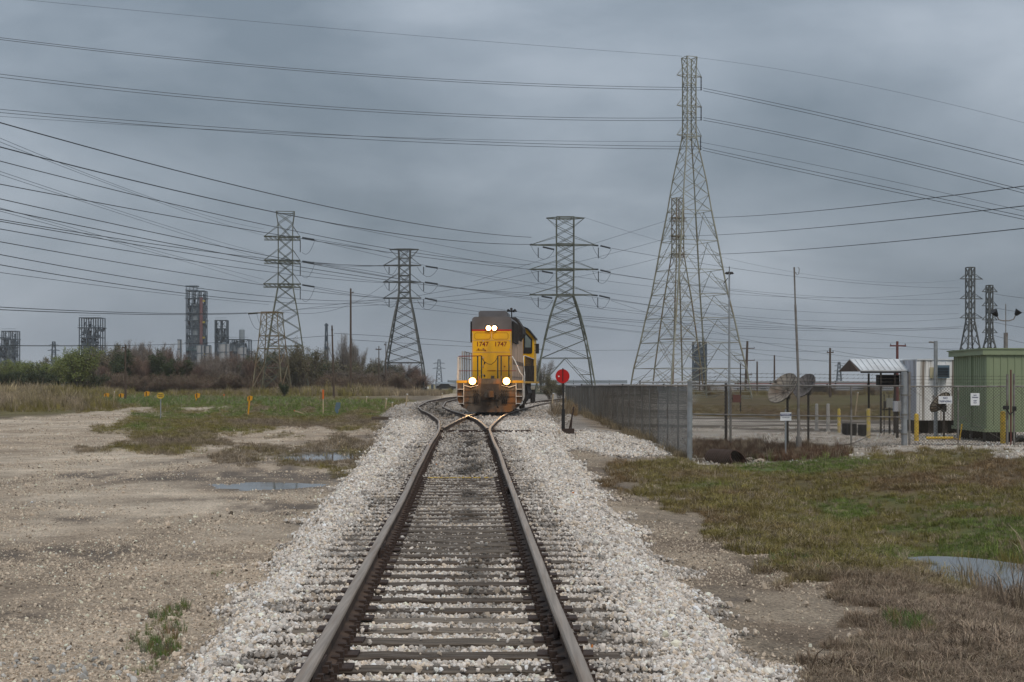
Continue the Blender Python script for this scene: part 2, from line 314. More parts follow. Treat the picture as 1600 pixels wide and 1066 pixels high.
def zones(x, y):
    z = terrain(x, y); px, py = topx(x, y, z)
    yy = y
    ul = cA(y) - x; ur = x - cB(y)
    WL = np.interp(y, [8,12,23,57,90], [1.45,1.45,1.85,2.6,2.4]); WR = np.interp(y, [8,20,43,60,80], [1.8,1.95,2.6,3.1,2.2])
    jn = (fbm(x * 2.2, y * 2.2, 33) - .5)
    bal = (1 - sm(-.1, .35, ul - WL - .2 + jn)) * (1 - sm(-.1, .35, ur - WR - .2 + jn))
    bal = np.maximum(bal, region(BALX, px, py, 7, 22, 5) * .85)
    near = (y > 4)
    gl1 = region(G_FARL, px, py, 6, 12, 1); gl2 = np.maximum(region(G_MIDL, px, py, 20, 44, 2), region(G_PUD, px, py, 24, 90, 8) * .62)
    gr1 = region(G_RIGHT, px, py, 34, 75, 3); gy = region(G_YARD, px, py, 5, 10, 4); gb = region(G_BROWN, px, py, 6, 14, 6); gf = region(G_FARR, px, py, 4, 6, 7)
    gr = np.maximum.reduce([gl1, gl2, gr1, gy, gb, gf]) * (1 - bal) * near
    # how green (1) or dry (0)
    n = fbm(px / 60, py / 12, 70, 4); n2 = fbm(px / 25, py / 7, 90, 4)
    green = .25 + (n - .5) * 1.1
    green = green + 1.0 * blob(px, py, 300, 625, 160, 8) + .8 * blob(px, py, 470, 640, 170, 12) * (n2 > .38) + .35 * blob(px, py, 260, 701, 90, 8) + .6 * blob(px, py, 260, 664, 130, 16)
    green = green + .45 * blob(px, py, 60, 645, 120, 7) + .5*blob(px, py, 590, 627, 60, 3)
    green = np.where(px > 880, np.clip(green * .8 + .45 * blob(px, py, 1370, 790, 340, 80) + 1.0 * blob(px, py, 1240, 727, 130, 13) + .8 * blob(px, py, 1335, 795, 50, 14) * (n2 > .5)
             + .5 * blob(px, py, 1420, 870, 260, 16) + .45 * blob(px, py, 1560, 850, 120, 60) + .5 * blob(px, py, 1110, 760, 60, 8) + .5 * blob(px, py, 1030, 720, 40, 5) - .35 * blob(px, py, 1450, 752, 160, 26)
             - .25 * sm(880, 960, py), 0, 1), green)
    green = np.where(gy > .5, .36 + (n - .5) * .5, green); green = np.where(gb > .5, .02, green)
    green = np.clip(green, 0, 1)
    tan = blob(px, py, 70, 620, 150, 18) + .8 * blob(px, py, 520, 617, 160, 7)           # pale tall straw
    wet = .9 * blob(px, py, 520, 712, 120, 11) + .8 * blob(px, py, 470, 745, 130, 22) * (n2 > .35) + .75 * blob(px, py, 230, 745, 150, 7) + .8 * blob(px, py, 440, 795, 75, 12) + .7 * blob(px, py, 90, 865, 130, 14) \
        + .6 * blob(px, py, 30, 960, 70, 22) + .6 * blob(px, py, 230, 950, 70, 8) + .5 * blob(px, py, 560, 685, 60, 8) + .4 * blob(px, py, 340, 870, 90, 10) + .75 * blob(px, py, 960, 765, 70, 9) + .65 * blob(px, py, 1110, 935, 90, 24) + .6 * blob(px, py, 1180, 895, 40, 12) \
        + .6 * blob(px, py, 940, 740, 40, 14) + .7 * blob(px, py, 340, 780, 100, 4) + .5*blob(px, py, 120, 812, 90, 6)
    wet = wet * (.25 + 1.7 * sm(.3, .7, n2))
    for (qx, qy, qa, qb, lv) in PUDW: wet = np.maximum(wet, 1.2 * np.exp(-(((x-qx)/(qa*1.45))**2 + ((y-qy)/(qb*1.5))**2)**2) * (.6 + .6 * n2))
    rut = np.exp(-((x + 8.2 - .06*(y-20) + .9*np.sin(y*.09)) / .32) ** 2) + np.exp(-((x + 10.0 - .06*(y-20) + .9*np.sin(y*.09)) / .32) ** 2) + .8*np.exp(-((x + 4.6 - .02*(y-20)) / .22) ** 2) * (y < 30)
    wet = np.clip(wet + rut * .42 * sm(.35, .6, fbm(x*.5, y*.12, 88)) * (x < 0), 0, 1)
    return dict(z=z, px=px, py=py, bal=bal, grass=gr, green=green, tan=np.clip(tan, 0, 1), wet=wet, gy=gy, gb=gb, right=(px > 880), n=n, n2=n2)
def lerp3(a, b, t):
    t = np.asarray(t)[..., None]; return np.asarray(a, float) * (1 - t) + np.asarray(b, float) * t
def grass_colour(Z, r=None):
    g = Z['green']
    dry = lerp3((.19,.15,.105), (.36,.29,.19), Z['tan']); dry = np.where((Z['gb'] > .5)[..., None], np.array((.115,.070,.045)), dry)
    dry = np.where((Z['right'] & (Z['gb'] < .5))[..., None], lerp3((.235,.18,.132), (.175,.118,.062), sm(960, 800, Z['py'])), dry)
    olive = np.array((.178,.152,.050)); grn = np.array((.125,.165,.042))
    c = lerp3(dry, olive, sm(.15, .55, g)); c = c * (1 - sm(.6, .95, g)[..., None]) + grn * sm(.6, .95, g)[..., None]
    return c
# ---- ground sheet, one mesh out to the horizon
ys = np.concatenate([np.linspace(-60, 5, 14), np.exp(np.linspace(math.log(5.3), math.log(300), 430)), np.exp(np.linspace(math.log(320), math.log(7000), 26))])
ss = np.sinh(np.linspace(-2.2, 2.2, 340)) ; ss = ss / ss.max() * 1.6
YY, SS = np.meshgrid(ys, ss, indexing='ij'); XX = SS * (np.maximum(YY, 0) + 6)
Z = zones(XX, YY); ZZ = Z['z'].copy()
far = sm(300, 900, YY); ZZ = ZZ * (1 - far) + .1 * far
nr, nc = YY.shape
dirt = lerp3((.53,.44,.34), (.41,.325,.24), sm(.36, .64, fbm(XX * .35, YY * .16, 5) * .6 + fbm(XX * 1.3, YY * .6, 15) * .4)); 
dirt = np.where(Z['right'][..., None], lerp3((.31,.25,.185), (.21,.16,.115), sm(.4,.65,fbm(XX * .9, YY * .9, 8))), dirt)
yard = Z['right'] & (XX > 5.2) & (YY > 46)
yb = sm(.40, .55, fbm(XX * .12, YY * .35, 44))
yardc = lerp3((.47,.415,.35), (.14,.115,.09), yb * sm(0, 1, (678 - Z['py']) / 6))
dirt = np.where(yard[..., None], yardc, dirt)
dirt = lerp3(dirt, (.155,.118,.085), Z['wet'])
c = lerp3(dirt, grass_colour(Z) * .72, Z['grass'] * .93)
balc = lerp3((.32,.29,.26), (.42,.39,.355), sm(25, 50, YY)); balc = lerp3(balc, (.24,.21,.18), sm(62, 80, YY) * .8); balc = lerp3(balc, (.20,.185,.17), (1 - sm(-.2, .5, np.abs(XX - cA(YY)) - 1.0)) * .45)
c = c * (1 - Z['bal'][..., None]) + balc * Z['bal'][..., None]
idx = np.arange(nr * nc).reshape(nr, nc)
faces = np.stack([idx[:-1,:-1], idx[:-1,1:], idx[1:,1:], idx[1:,:-1]], -1).reshape(-1, 4)
me = bpy.data.meshes.new('ground'); me.vertices.add(nr * nc); me.vertices.foreach_set('co', np.stack([XX, YY, ZZ], -1).ravel())
me.loops.add(faces.size); me.loops.foreach_set('vertex_index', faces.ravel().astype(np.int32)); me.polygons.add(len(faces))
me.polygons.foreach_set('loop_start', np.arange(0, faces.size, 4, dtype=np.int32)); me.polygons.foreach_set('loop_total', np.full(len(faces), 4, np.int32))
me.update(calc_edges=True); me.polygons.foreach_set('use_smooth', [True] * len(faces))
at_ = me.color_attributes.new('soil', 'FLOAT_COLOR', 'POINT'); at_.data.foreach_set('color', np.concatenate([c, np.ones(c.shape[:2] + (1,))], -1).ravel())
at2 = me.color_attributes.new('zone', 'FLOAT_COLOR', 'POINT'); at2.data.foreach_set('color', np.stack([Z['bal'], Z['grass'], Z['wet'], np.ones_like(Z['wet'])], -1).ravel())
gm = bpy.data.materials.new('ground_soil_and_gravel'); gm.use_nodes = True; t = gm.node_tree; b = t.nodes['Principled BSDF']; b.inputs['Specular IOR Level'].default_value = .2
a1 = t.nodes.new('ShaderNodeAttribute'); a1.attribute_name = 'soil'; a2 = t.nodes.new('ShaderNodeAttribute'); a2.attribute_name = 'zone'
tcg = t.nodes.new('ShaderNodeTexCoord'); spz = t.nodes.new('ShaderNodeSeparateColor'); t.links.new(a2.outputs['Color'], spz.inputs[0])
def nz(scale, det=5, rough=.6):
    n = t.nodes.new('ShaderNodeTexNoise'); n.inputs['Scale'].default_value = scale; n.inputs['Detail'].default_value = det; n.inputs['Roughness'].default_value = rough; t.links.new(tcg.outputs['Object'], n.inputs[0]); return n
def mrange(src, a, b_, c_, d_):
    m = t.nodes.new('ShaderNodeMapRange'); [setattr(m.inputs[i+1], 'default_value', v) for i, v in enumerate((a, b_, c_, d_))]; t.links.new(src, m.inputs[0]); return m.outputs[0]
def mul(a, b_):
    m = t.nodes.new('ShaderNodeMath'); m.operation = 'MULTIPLY'; t.links.new(a, m.inputs[0]); t.links.new(b_, m.inputs[1]); return m.outputs[0]
f1 = nz(1.1, 7, .65); f2 = nz(26, 3, .7); vo = t.nodes.new('ShaderNodeTexVoronoi'); vo.inputs['Scale'].default_value = 22; t.links.new(tcg.outputs['Object'], vo.inputs[0])
vo2 = t.nodes.new('ShaderNodeTexVoronoi'); vo2.inputs['Scale'].default_value = 42; t.links.new(tcg.outputs['Object'], vo2.inputs[0])
f0 = nz(.33, 5, .6); m1 = mul(mrange(f1.outputs['Fac'], .3, .7, .72, 1.26), mrange(f0.outputs['Fac'], .35, .65, .80, 1.16)); m2 = mrange(f2.outputs['Fac'], .3, .7, .78, 1.24)
sx = t.nodes.new('ShaderNodeSeparateColor'); t.links.new(vo.outputs['Color'], sx.inputs[0]); m3 = mrange(sx.outputs[0], 0, 1, .55, 1.4)
sx2 = t.nodes.new('ShaderNodeSeparateColor'); t.links.new(vo2.outputs['Color'], sx2.inputs[0]); m4 = mrange(sx2.outputs[1], 0, 1, .68, 1.32)
mixv = t.nodes.new('ShaderNodeMix'); t.links.new(spz.outputs[0], mixv.inputs['Factor']); t.links.new(m4, mixv.inputs['A']); t.links.new(m3, mixv.inputs['B'])
tot = mul(mul(m1, m2), mixv.outputs['Result'])
sc_ = t.nodes.new('ShaderNodeVectorMath'); sc_.operation = 'SCALE'; t.links.new(a1.outputs['Color'], sc_.inputs[0]); t.links.new(tot, sc_.inputs['Scale']); t.links.new(sc_.outputs[0], b.inputs['Base Color'])
t.links.new(mrange(spz.outputs[2], .3, 1, .95, .6), b.inputs['Roughness'])
bn = t.nodes.new('ShaderNodeBump'); bn.inputs['Strength'].default_value = .9; bn.inputs['Distance'].default_value = .03
hb = t.nodes.new('ShaderNodeMath'); hb.operation = 'ADD'; t.links.new(vo2.outputs['Distance'], hb.inputs[0]); t.links.new(f2.outputs['Fac'], hb.inputs[1]); t.links.new(hb.outputs[0], bn.inputs['Height']); t.links.new(bn.outputs[0], b.inputs['Normal'])
me.materials.append(gm); ground = bpy.data.objects.new('ground', me); COL.objects.link(ground); setp(ground, kind='structure')

# ---- puddles: a level water sheet in each hollow
wm = bpy.data.materials.new('still_puddle_water'); wm.use_nodes = True; t = wm.node_tree; b = t.nodes['Principled BSDF']
b.inputs['Base Color'].default_value = (.09,.085,.075,1); b.inputs['Roughness'].default_value = .04; b.inputs['Specular IOR Level'].default_value = .9
n = t.nodes.new('ShaderNodeTexNoise'); n.inputs['Scale'].default_value = 3; bn = t.nodes.new('ShaderNodeBump'); bn.inputs['Strength'].default_value = .06; bn.inputs['Distance'].default_value = .02
t.links.new(n.outputs['Fac'], bn.inputs['Height']); t.links.new(bn.outputs[0], b.inputs['Normal'])
plab = ['long rain puddle on the gravel nearest the white ballast edge, farther of two', 'long rain puddle on the tan gravel lot, nearer of two', 'shallow pool with reeds in the grassy ditch', 'small grey puddle at the edge of the dirt strip', 'tiny puddle between the gravel lot and the ballast']
for (cx, cy, rx, ry, lv), lb in zip(PUDW, plab):
    m = MB(); k = 40; m.add([(math.cos(a*2*math.pi/k)*rx*1.5, math.sin(a*2*math.pi/k)*ry*1.5, 0) for a in range(k)], [tuple(range(k))])
    o = m.build('water', wm, None, (cx, cy, lv - .004)); setp(o, kind='structure')
print('ground ok')

# ------------------------------------------------------------------ instancer for stones and tufts (real geometry, one object each)
def proto_collection(name, meshes):
    c = bpy.data.collections.new(name)
    for i, me in enumerate(meshes):
        o = bpy.data.objects.new(name + '_shape', me); c.objects.link(o)
    return c
def scatter(name, pts, rot, scl, tint, proto, n_proto, label, cat):
    me = bpy.data.meshes.new(name); n = len(pts); me.vertices.add(n); me.vertices.foreach_set('co', np.asarray(pts, float).ravel())
    for nm, ty, arr in (('rot', 'FLOAT_VECTOR', rot), ('scl', 'FLOAT_VECTOR', scl), ('tint', 'FLOAT_VECTOR', tint)):
        a = me.attributes.new(nm, ty, 'POINT'); a.data.foreach_set('vector', np.asarray(arr, np.float32).ravel())
    a = me.attributes.new('pick', 'INT', 'POINT'); a.data.foreach_set('value', rng.integers(0, n_proto, n).astype(np.int32))
    me.update(); o = bpy.data.objects.new(name, me); COL.objects.link(o); setp(o, label, cat, kind='stuff')
    ng = bpy.data.node_groups.new(name + '_spread', 'GeometryNodeTree')
    ng.interface.new_socket('Geometry', in_out='INPUT', socket_type='NodeSocketGeometry'); ng.interface.new_socket('Geometry', in_out='OUTPUT', socket_type='NodeSocketGeometry')
    gi = ng.nodes.new('NodeGroupInput'); go = ng.nodes.new('NodeGroupOutput'); ci = ng.nodes.new('GeometryNodeCollectionInfo')
    ci.inputs['Collection'].default_value = proto; ci.inputs['Separate Children'].default_value = True; ci.inputs['Reset Children'].default_value = True
    ip = ng.nodes.new('GeometryNodeInstanceOnPoints'); ip.inputs['Pick Instance'].default_value = True
    def named(nm, ty):
        q = ng.nodes.new('GeometryNodeInputNamedAttribute'); q.data_type = ty; q.inputs['Name'].default_value = nm; return q.outputs[0]
    ng.links.new(gi.outputs[0], ip.inputs['Points']); ng.links.new(ci.outputs[0], ip.inputs['Instance'])
    ng.links.new(named('pick', 'INT'), ip.inputs['Instance Index']); ng.links.new(named('scl', 'FLOAT_VECTOR'), ip.inputs['Scale'])
    er = ng.nodes.new('FunctionNodeEulerToRotation'); ng.links.new(named('rot', 'FLOAT_VECTOR'), er.inputs[0]); ng.links.new(er.outputs[0], ip.inputs['Rotation'])
    ng.links.new(ip.outputs[0], go.inputs[0]); md = o.modifiers.new('spread', 'NODES'); md.node_group = ng
    return o
# stone shapes: chipped angular lumps
import bmesh
def stone_mesh(i):
    bm = bmesh.new(); bmesh.ops.create_icosphere(bm, subdivisions=1, radius=.5); rs = random.Random(100 + i)
    for k in range(5):
        nrm = Vector((rs.uniform(-1,1), rs.uniform(-1,1), rs.uniform(-1,1))).normalized(); dd = rs.uniform(.28, .42)
        for v in bm.verts:
            q = v.co.dot(nrm)
            if q > dd: v.co -= nrm * (q - dd)
    for v in bm.verts: v.co = Vector((v.co.x * 1.15, v.co.y * .9, v.co.z * .75)) * rs.uniform(.86, 1.12)
    me = bpy.data.meshes.new('stone'); bm.to_mesh(me); bm.free(); me.materials.append(M['stone']); return me
stones = proto_collection('stone_shapes', [stone_mesh(i) for i in range(8)])

TIE_Y = []
y = 4.3
while y < 260:
    TIE_Y.append((y + random.uniform(-.03, .03), random.uniform(-.012, .012))); y += .495 + random.uniform(-.035, .035)
tie_y = np.array([a[0] for a in TIE_Y])
def tie_span(y):
    a, b_ = float(cA(y)), float(cB(y))
    return a, b_
def ballast_points(n, y0, y1, size, spread):
    y = y0 + (y1 - y0) * rng.random(n) ** 1.0; a = cA(y); b_ = cB(y); x = a - 3.4 + (b_ - a + 6.8 + np.where((y > 38) & (y < 66), 4.6, 0)) * rng.random(n)
    Z = zones(x, y); k = rng.random(n) < Z['bal'] ** 1.5
    x, y = x[k], y[k]; z = Z['z'][k]; px = Z['px'][k]; py = Z['py'][k]
    s = size * np.exp(rng.normal(0, .28, len(x))); u = x - cA(y)
    j = np.abs(tie_y[None, :] - y[:, None]).argmin(1) if len(x) < 20000 else np.clip(np.searchsorted(tie_y, y), 1, len(tie_y)-1)
    if len(x) >= 20000: j = np.where(np.abs(tie_y[j-1] - y) < np.abs(tie_y[j] - y), j - 1, j)
    dt = np.abs(tie_y[j] - y); ontie = (dt < .122) & (np.abs(u) < 1.32)
    cover = np.where(np.abs(u) < .75, .006 + .07 * sm(.62, .8, vnoise(j * 3.7, u * 2, 14)), .012 + .25 * sm(.42, .75, vnoise(j * 3.7 + 9, u * 1.6, 4)) + .3 * sm(.95, 1.3, np.abs(u)))
    cover = np.where((y > 26) & (np.abs(u) < .75), .06 + .5 * vnoise(y * .4, u, 61), cover)
    cover = np.where((y > 15.3) & (y < 17.8), cover * .3, cover)
    r = rng.random(len(x)); keep = (~ontie) | (r < cover)
    for c0 in (cA(y) - .7525, cA(y) + .7525): keep &= np.abs(x - c0) > .085
    keep &= ~((dt > .115) & (np.abs(u) < .75) & (y > 15.3) & (y < 17.8) & (rng.random(len(x)) < .55))
    bed = zrail(y)
    zz = np.where(ontie, bed - .188 + s * .30, z + s * .22 + rng.random(len(x)) * spread)
    inner = np.abs(u) < 1.35; zz = np.where(inner & ~ontie, bed - np.where(np.abs(u) < .78, .226, .214) + rng.random(len(x)) * .02, zz)
    x, y, zz, s, u = x[keep], y[keep], zz[keep], s[keep], u[keep]; n = len(x)
    base = np.array((.58,.525,.47)) * np.exp(rng.normal(0, .21, (n, 1)))
    pink = rng.random(n)[:, None]; base = base * np.where(pink < .22, np.array((1.0,.93,.83)), np.where(pink > .8, np.array((.93,.97,1.0)), 1.0))
    dark = np.clip(np.exp(-((u - .18 - .15 * (vnoise(y * .8, y * 0, 55) - .5)) / .24) ** 2) * 1.1 * sm(.30, .75, fbm(x * 3, y * 1.2, 77)) * sm(8, 15, y) + .5 * sm(.62, .78, fbm(x * 2.2, y * 1.6, 44)) * (np.abs(u) < 1.5), 0, .75)   # oil drip line inside the track
    base = base * (1 + .06 * (y < 15) - .24 * (np.abs(u) < .78) * sm(12, 19, y) - .10 * (np.abs(u) < 1.4) * sm(10, 16, y))[:, None] * (1 - dark[:, None]) * np.where(rng.random((n,1)) < .07, .5, 1.0)
    side = sm(.2, 0, np.abs(np.abs(u) - .95) - .15) * .25 * vnoise(x*1.5, y*.7, 12); base = base * (1 - side[:, None]) * (1 - .35 * (np.abs(u) > 1.75)[:, None] * (vnoise(x * 3, y * 3, 99) > .72)[:, None])
    return np.stack([x, y, zz], -1), s, base
pa, sa, ta = ballast_points(180000, 6.6, 18, .032, .03)
pb, sb, tb = ballast_points(125000, 18, 34, .040, .035)
pc_, sc2, tc2 = ballast_points(90000, 34, 66, .058, .05)
pd_, sd3, td3 = ballast_points(38000, 64, 125, .11, .04); td3 = td3 * .62
p = np.concatenate([pa, pb, pc_, pd_]); s = np.concatenate([sa, sb, sc2, sd3]); tn = np.concatenate([ta, tb, tc2, td3]); n = len(p)
k = np.where(rng.random(n) < .0006)[0]; tn[k] = (.45,.17,.05)
scatter('ballast_gravel', p, rng.uniform(0, 6.28, (n, 3)), s[:, None] * rng.uniform(.75, 1.25, (n, 3)), np.clip(tn, .02, .72), stones, 8, 'crushed white limestone ballast between and beside the ties', 'ballast')
print('ballast', n)
# loose gravel over the dirt lots
def loose(n, y0, y1, side, size):
    y = y0 * (y1 / y0) ** rng.random(n); e = 2355.
    x = (rng.uniform(-820, -120, n) if side < 0 else rng.uniform(20, 560, n)) * y / F
    Z = zones(x, y); k = (Z['bal'] < .6) & (rng.random(n) < (1 - Z['grass']) * (1 - .75 * Z['wet']) * (.12 + 1.2 * sm(.4, .6, fbm(x * .9, y * .5, 15))))
    x, y, z = x[k], y[k], Z['z'][k]; s = size * np.exp(rng.normal(0, .45, len(x))) * (1 + y / 45)
    t_ = np.array((.47,.39,.305)) * np.exp(rng.normal(0, .24, (len(x), 1))) * (1 if side < 0 else .85)
    t_ = np.where(rng.random((len(x), 1)) < .10, t_ * .35, t_)
    return np.stack([x, y, z + s * .1], -1), s, t_
p1_, s1_, t1_ = loose(120000, 7, 95, -1, .0125); p2_, s2_, t2_ = loose(60000, 8, 48, 1, .0135)
# coarser grey stones in the near left corner
n = 3000; yy = rng.uniform(7.6, 11.5, n); xx = rng.uniform(-3.6, -1.7, n); zc = zones(xx, yy); k = (zc['bal'] < .75) & (rng.random(n) < .5 * sm(11.8, 8, yy) * (.3 + fbm(xx*2, yy*2, 8)))
p3_ = np.stack([xx, yy, zc['z'] + .008], -1)[k]; s3_ = .038 * np.exp(rng.normal(0, .4, k.sum())); t3_ = np.array((.34,.33,.31)) * np.exp(rng.normal(0, .25, (k.sum(), 1)))
n = 30000; yy = rng.uniform(45, 82, n); xx = rng.uniform(5.9, 30, n); zc = zones(xx, yy); k = rng.random(n) < (1 - zc['grass']) * sm(.35, .6, fbm(xx*.4, yy*.4, 18)); p4_ = np.stack([xx, yy, zc['z'] + .02], -1)[k]; s4_ = np.minimum(.11, .05 * np.exp(rng.normal(0, .5, k.sum()))); t4_ = np.array((.47,.41,.35)) * np.exp(rng.normal(0, .4, (k.sum(), 1)))
p = np.concatenate([p1_, p2_, p3_, p4_]); s = np.concatenate([s1_, s2_, s3_, s4_]); tn = np.concatenate([t1_, t2_, t3_, t4_]); n = len(p)
scatter('loose_gravel', p, rng.uniform(0, 6.28, (n, 3)), s[:, None] * rng.uniform(.7, 1.3, (n, 3)), np.clip(tn, .02, .6), stones, 8, 'loose tan gravel strewn over the bare dirt beside the track', 'gravel')
print('loose', n)
# grass
def tuft(i, nb, h, spread, wd, lean, droop):
    rs = random.Random(i * 7 + 1); m = MB()
    for k in range(nb):
        a = rs.uniform(0, 6.28); r0 = spread * rs.random() ** .5; bx, by = math.cos(a) * r0, math.sin(a) * r0; hh = h * rs.uniform(.45, 1.15)
        a2 = a + rs.uniform(-1.2, 1.2); ln = lean * rs.uniform(.3, 1.4) * hh; dx, dy = math.cos(a2), math.sin(a2); wx, wy = -dy * wd, dx * wd
        if rs.random() < .5: wx, wy = wd, 0
        mx_, my_, mz = bx + dx * ln * .35, by + dy * ln * .35, hh * .6; tx, ty, tz = bx + dx * ln, by + dy * ln, hh * (1 - droop * rs.random())
        m.add([(bx-wx,by-wy,-.02),(bx+wx,by+wy,-.02),(mx_+wx*.7,my_+wy*.7,mz),(mx_-wx*.7,my_-wy*.7,mz),(tx,ty,tz)], [(0,1,2,3),(3,2,4)])
    me = bpy.data.meshes.new('tuft'); me.from_pydata(m.v, [], m.f); me.materials.append(M['blade']); return me
short = proto_collection('short_tuft_shapes', [tuft(i, 22, 1, .9, .035, .9, .5) for i in range(6)])
tall = proto_collection('tall_tuft_shapes', [tuft(20 + i, 20, 1, .28, .016, .45, .25) for i in range(6)])
def grass_points(n, y0, y1, px0, px1, zone_fn, hfn, powr=1.0):
    y = y0 + (y1 - y0) * rng.random(n) ** powr; x = (rng.uniform(px0, px1, n) - 800) * y / F
    Z = zones(x, y); k = rng.random(n) < zone_fn(Z); Z = {q: (v[k] if hasattr(v, 'shape') else v) for q, v in Z.items()}; x, y = x[k], y[k]
    keep = np.ones(len(x), bool)
    for q, (cx, cy, rx, ry, lv) in enumerate(PUDW):
        keep &= ~((np.sqrt(((x-cx)/rx)**2 + ((y-cy)/ry)**2) < 1.0) & (rng.random(len(x)) > (.05 if q == 2 else .04)))
    Z = {q: v[keep] for q, v in Z.items()}; x, y = x[keep], y[keep]
    h = hfn(Z, x, y) * np.exp(rng.normal(0, .3, len(x)))
    c = grass_colour(Z) * np.exp(rng.normal(0, .27, (len(x), 1)))
    mixd = rng.random((len(x), 1)) < .22; c = np.where(mixd, np.array((.27,.22,.155)) * np.exp(rng.normal(0, .25, (len(x), 1))), c)
    return np.stack([x, y, Z['z']], -1), h, c
def fence_weeds():
    n = 2600; y = rng.uniform(49.5, 128, n); x = 5.78 + (y - 49) * (4.55 - 5.78) / 79 + rng.normal(-.15, .22, n); k = fbm(y * .35, x * 2, 65) > .42; x, y = x[k], y[k]
    return np.stack([x, y, terrain(x, y)], -1), .22 * np.exp(rng.normal(0, .4, len(x))), np.array((.22,.175,.11)) * np.exp(rng.normal(0, .3, (len(x), 1)))
def emit(name, sets, proto, label, wfac):
    p = np.concatenate([a[0] for a in sets]); h = np.concatenate([a[1] for a in sets]); c = np.concatenate([a[2] for a in sets]); n = len(p)
    rot = np.zeros((n, 3)); rot[:, 2] = rng.uniform(0, 6.28, n); rot[:, :2] = rng.normal(0, .12, (n, 2))
    w_ = h * wfac * rng.uniform(.7, 1.3, n); scatter(name, p, rot, np.stack([w_, w_, h], -1), np.clip(c * 1.0, .01, .6), proto, 6, label, 'grass'); print(name, n)
hs = lambda Z, x, y: (.020 + .040 * fbm(x * 1.5, y * 1.5, 31)) * (1 + y / 38) * np.where(Z['green'] > .6, .8, 1)
zr_ = lambda Z: Z['grass'] * (Z['right'] & (Z['gy'] < .5)) * (.05 + .95 * sm(.36, .55, Z['n2'])) * sm(.15, .95, Z['grass'])
emit('short_grass', [grass_points(120000, 8, 24, 900, 1680, zr_, hs), grass_points(70000, 24, 58, 880, 1680, zr_, hs),
     grass_points(42000, 28, 130, 120, 700, lambda Z: (1 - Z['right']) * Z['grass'], lambda Z, x, y: .09 + 0*x),
     grass_points(16000, 60, 150, 880, 1640, lambda Z: Z['grass'] * Z['right'] * (Z['gy'] > .5), lambda Z, x, y: .12 + 0*x)], short, 'short matted grass, straw brown to green, right and left of the track', 1.0)
ht = lambda Z, x, y: (.22 + .75 * Z['tan'] + .25 * vnoise(x * .2, y * .1, 5)) * (1 - .55 * (Z['green'] > .55))
emit('tall_dry_grass', [grass_points(26000, 95, 235, -60, 720, lambda Z: (Z['grass'] > .5) * np.clip(.35 + Z['tan'] + (Z['py'] < 617) * .5, 0, 1) * (Z['py'] < 644) * np.where(Z['px'] > 185, Z['py'] < 619, 1) * (Z['green'] < .75), ht),
     grass_points(14000, 100, 240, -60, 660, lambda Z: (Z['grass'] > .5) * (Z['green'] > .55), lambda Z, x, y: .24 + 0*x),
     grass_points(5000, 75, 200, 820, 900, lambda Z: (Z['grass'] > .4) * 1.0, lambda Z, x, y: .6 + 0*x),
     grass_points(9000, 120, 240, 880, 1640, lambda Z: (Z['gy'] > .5) * (Z['py'] < 618) * 1.0, lambda Z, x, y: .6 + 0*x),
     grass_points(3500, 11, 22, 1180, 1640, lambda Z: Z['grass'] * (Z['green'] < .6) * .35, lambda Z, x, y: .09 + 0*x),
     grass_points(15000, 9, 46, 950, 1660, lambda Z: (Z['grass'] > .4) * (Z['gy'] < .5) * (Z['right']) * sm(.5, .66, fbm(Z['px']/22, Z['py']/9, 123)), lambda Z, x, y: .075 * (1 + y/60)),
     fence_weeds(),
     grass_points(900, 16, 24, 1420, 1660, lambda Z: np.exp(-((Z['px']-1590)/60)**2 - ((Z['py']-935)/50)**2), lambda Z, x, y: .30 + 0*x),
     grass_points(9000, 46, 60, 1080, 1340, lambda Z: (Z['gb'] > .4) * .6, lambda Z, x, y: .22 + 0*x)], tall, 'tall straw coloured grass and weeds in uneven stands', .75)
# green weed clumps at the left ballast foot
wp = []; wh = []; wc = []
for (px, py, n_, rad, hh) in ((268,955,70,.15,.08),(258,975,45,.13,.06),(258,1020,55,.10,.09),(235,1045,30,.10,.05),(340,897,20,.06,.05),(245,1000,60,.2,.10),(1245,895,120,.3,.11),(1420,1000,150,.16,.14)):
    z0 = -.42 if px < 800 else -.65; d = (CAMZ - z0) * F / (py - 600); cx = (px - 800) * d / F
    for k in range(n_):
        a = random.uniform(0, 6.28); r_ = rad * random.random() ** .5; x = cx + math.cos(a) * r_; y_ = d + math.sin(a) * r_ * 3
        wp.append((x, y_, gz(x, y_))); wh.append(hh * random.uniform(.5, 1.2)); wc.append([v * random.uniform(.7, 1.3) for v in ((.105,.15,.04) if random.random() < .6 else (.20,.16,.10))])
emit('green_weeds', [(np.array(wp), np.array(wh), np.array(wc))], tall, 'small green weeds sprouting at the foot of the white ballast', .8)
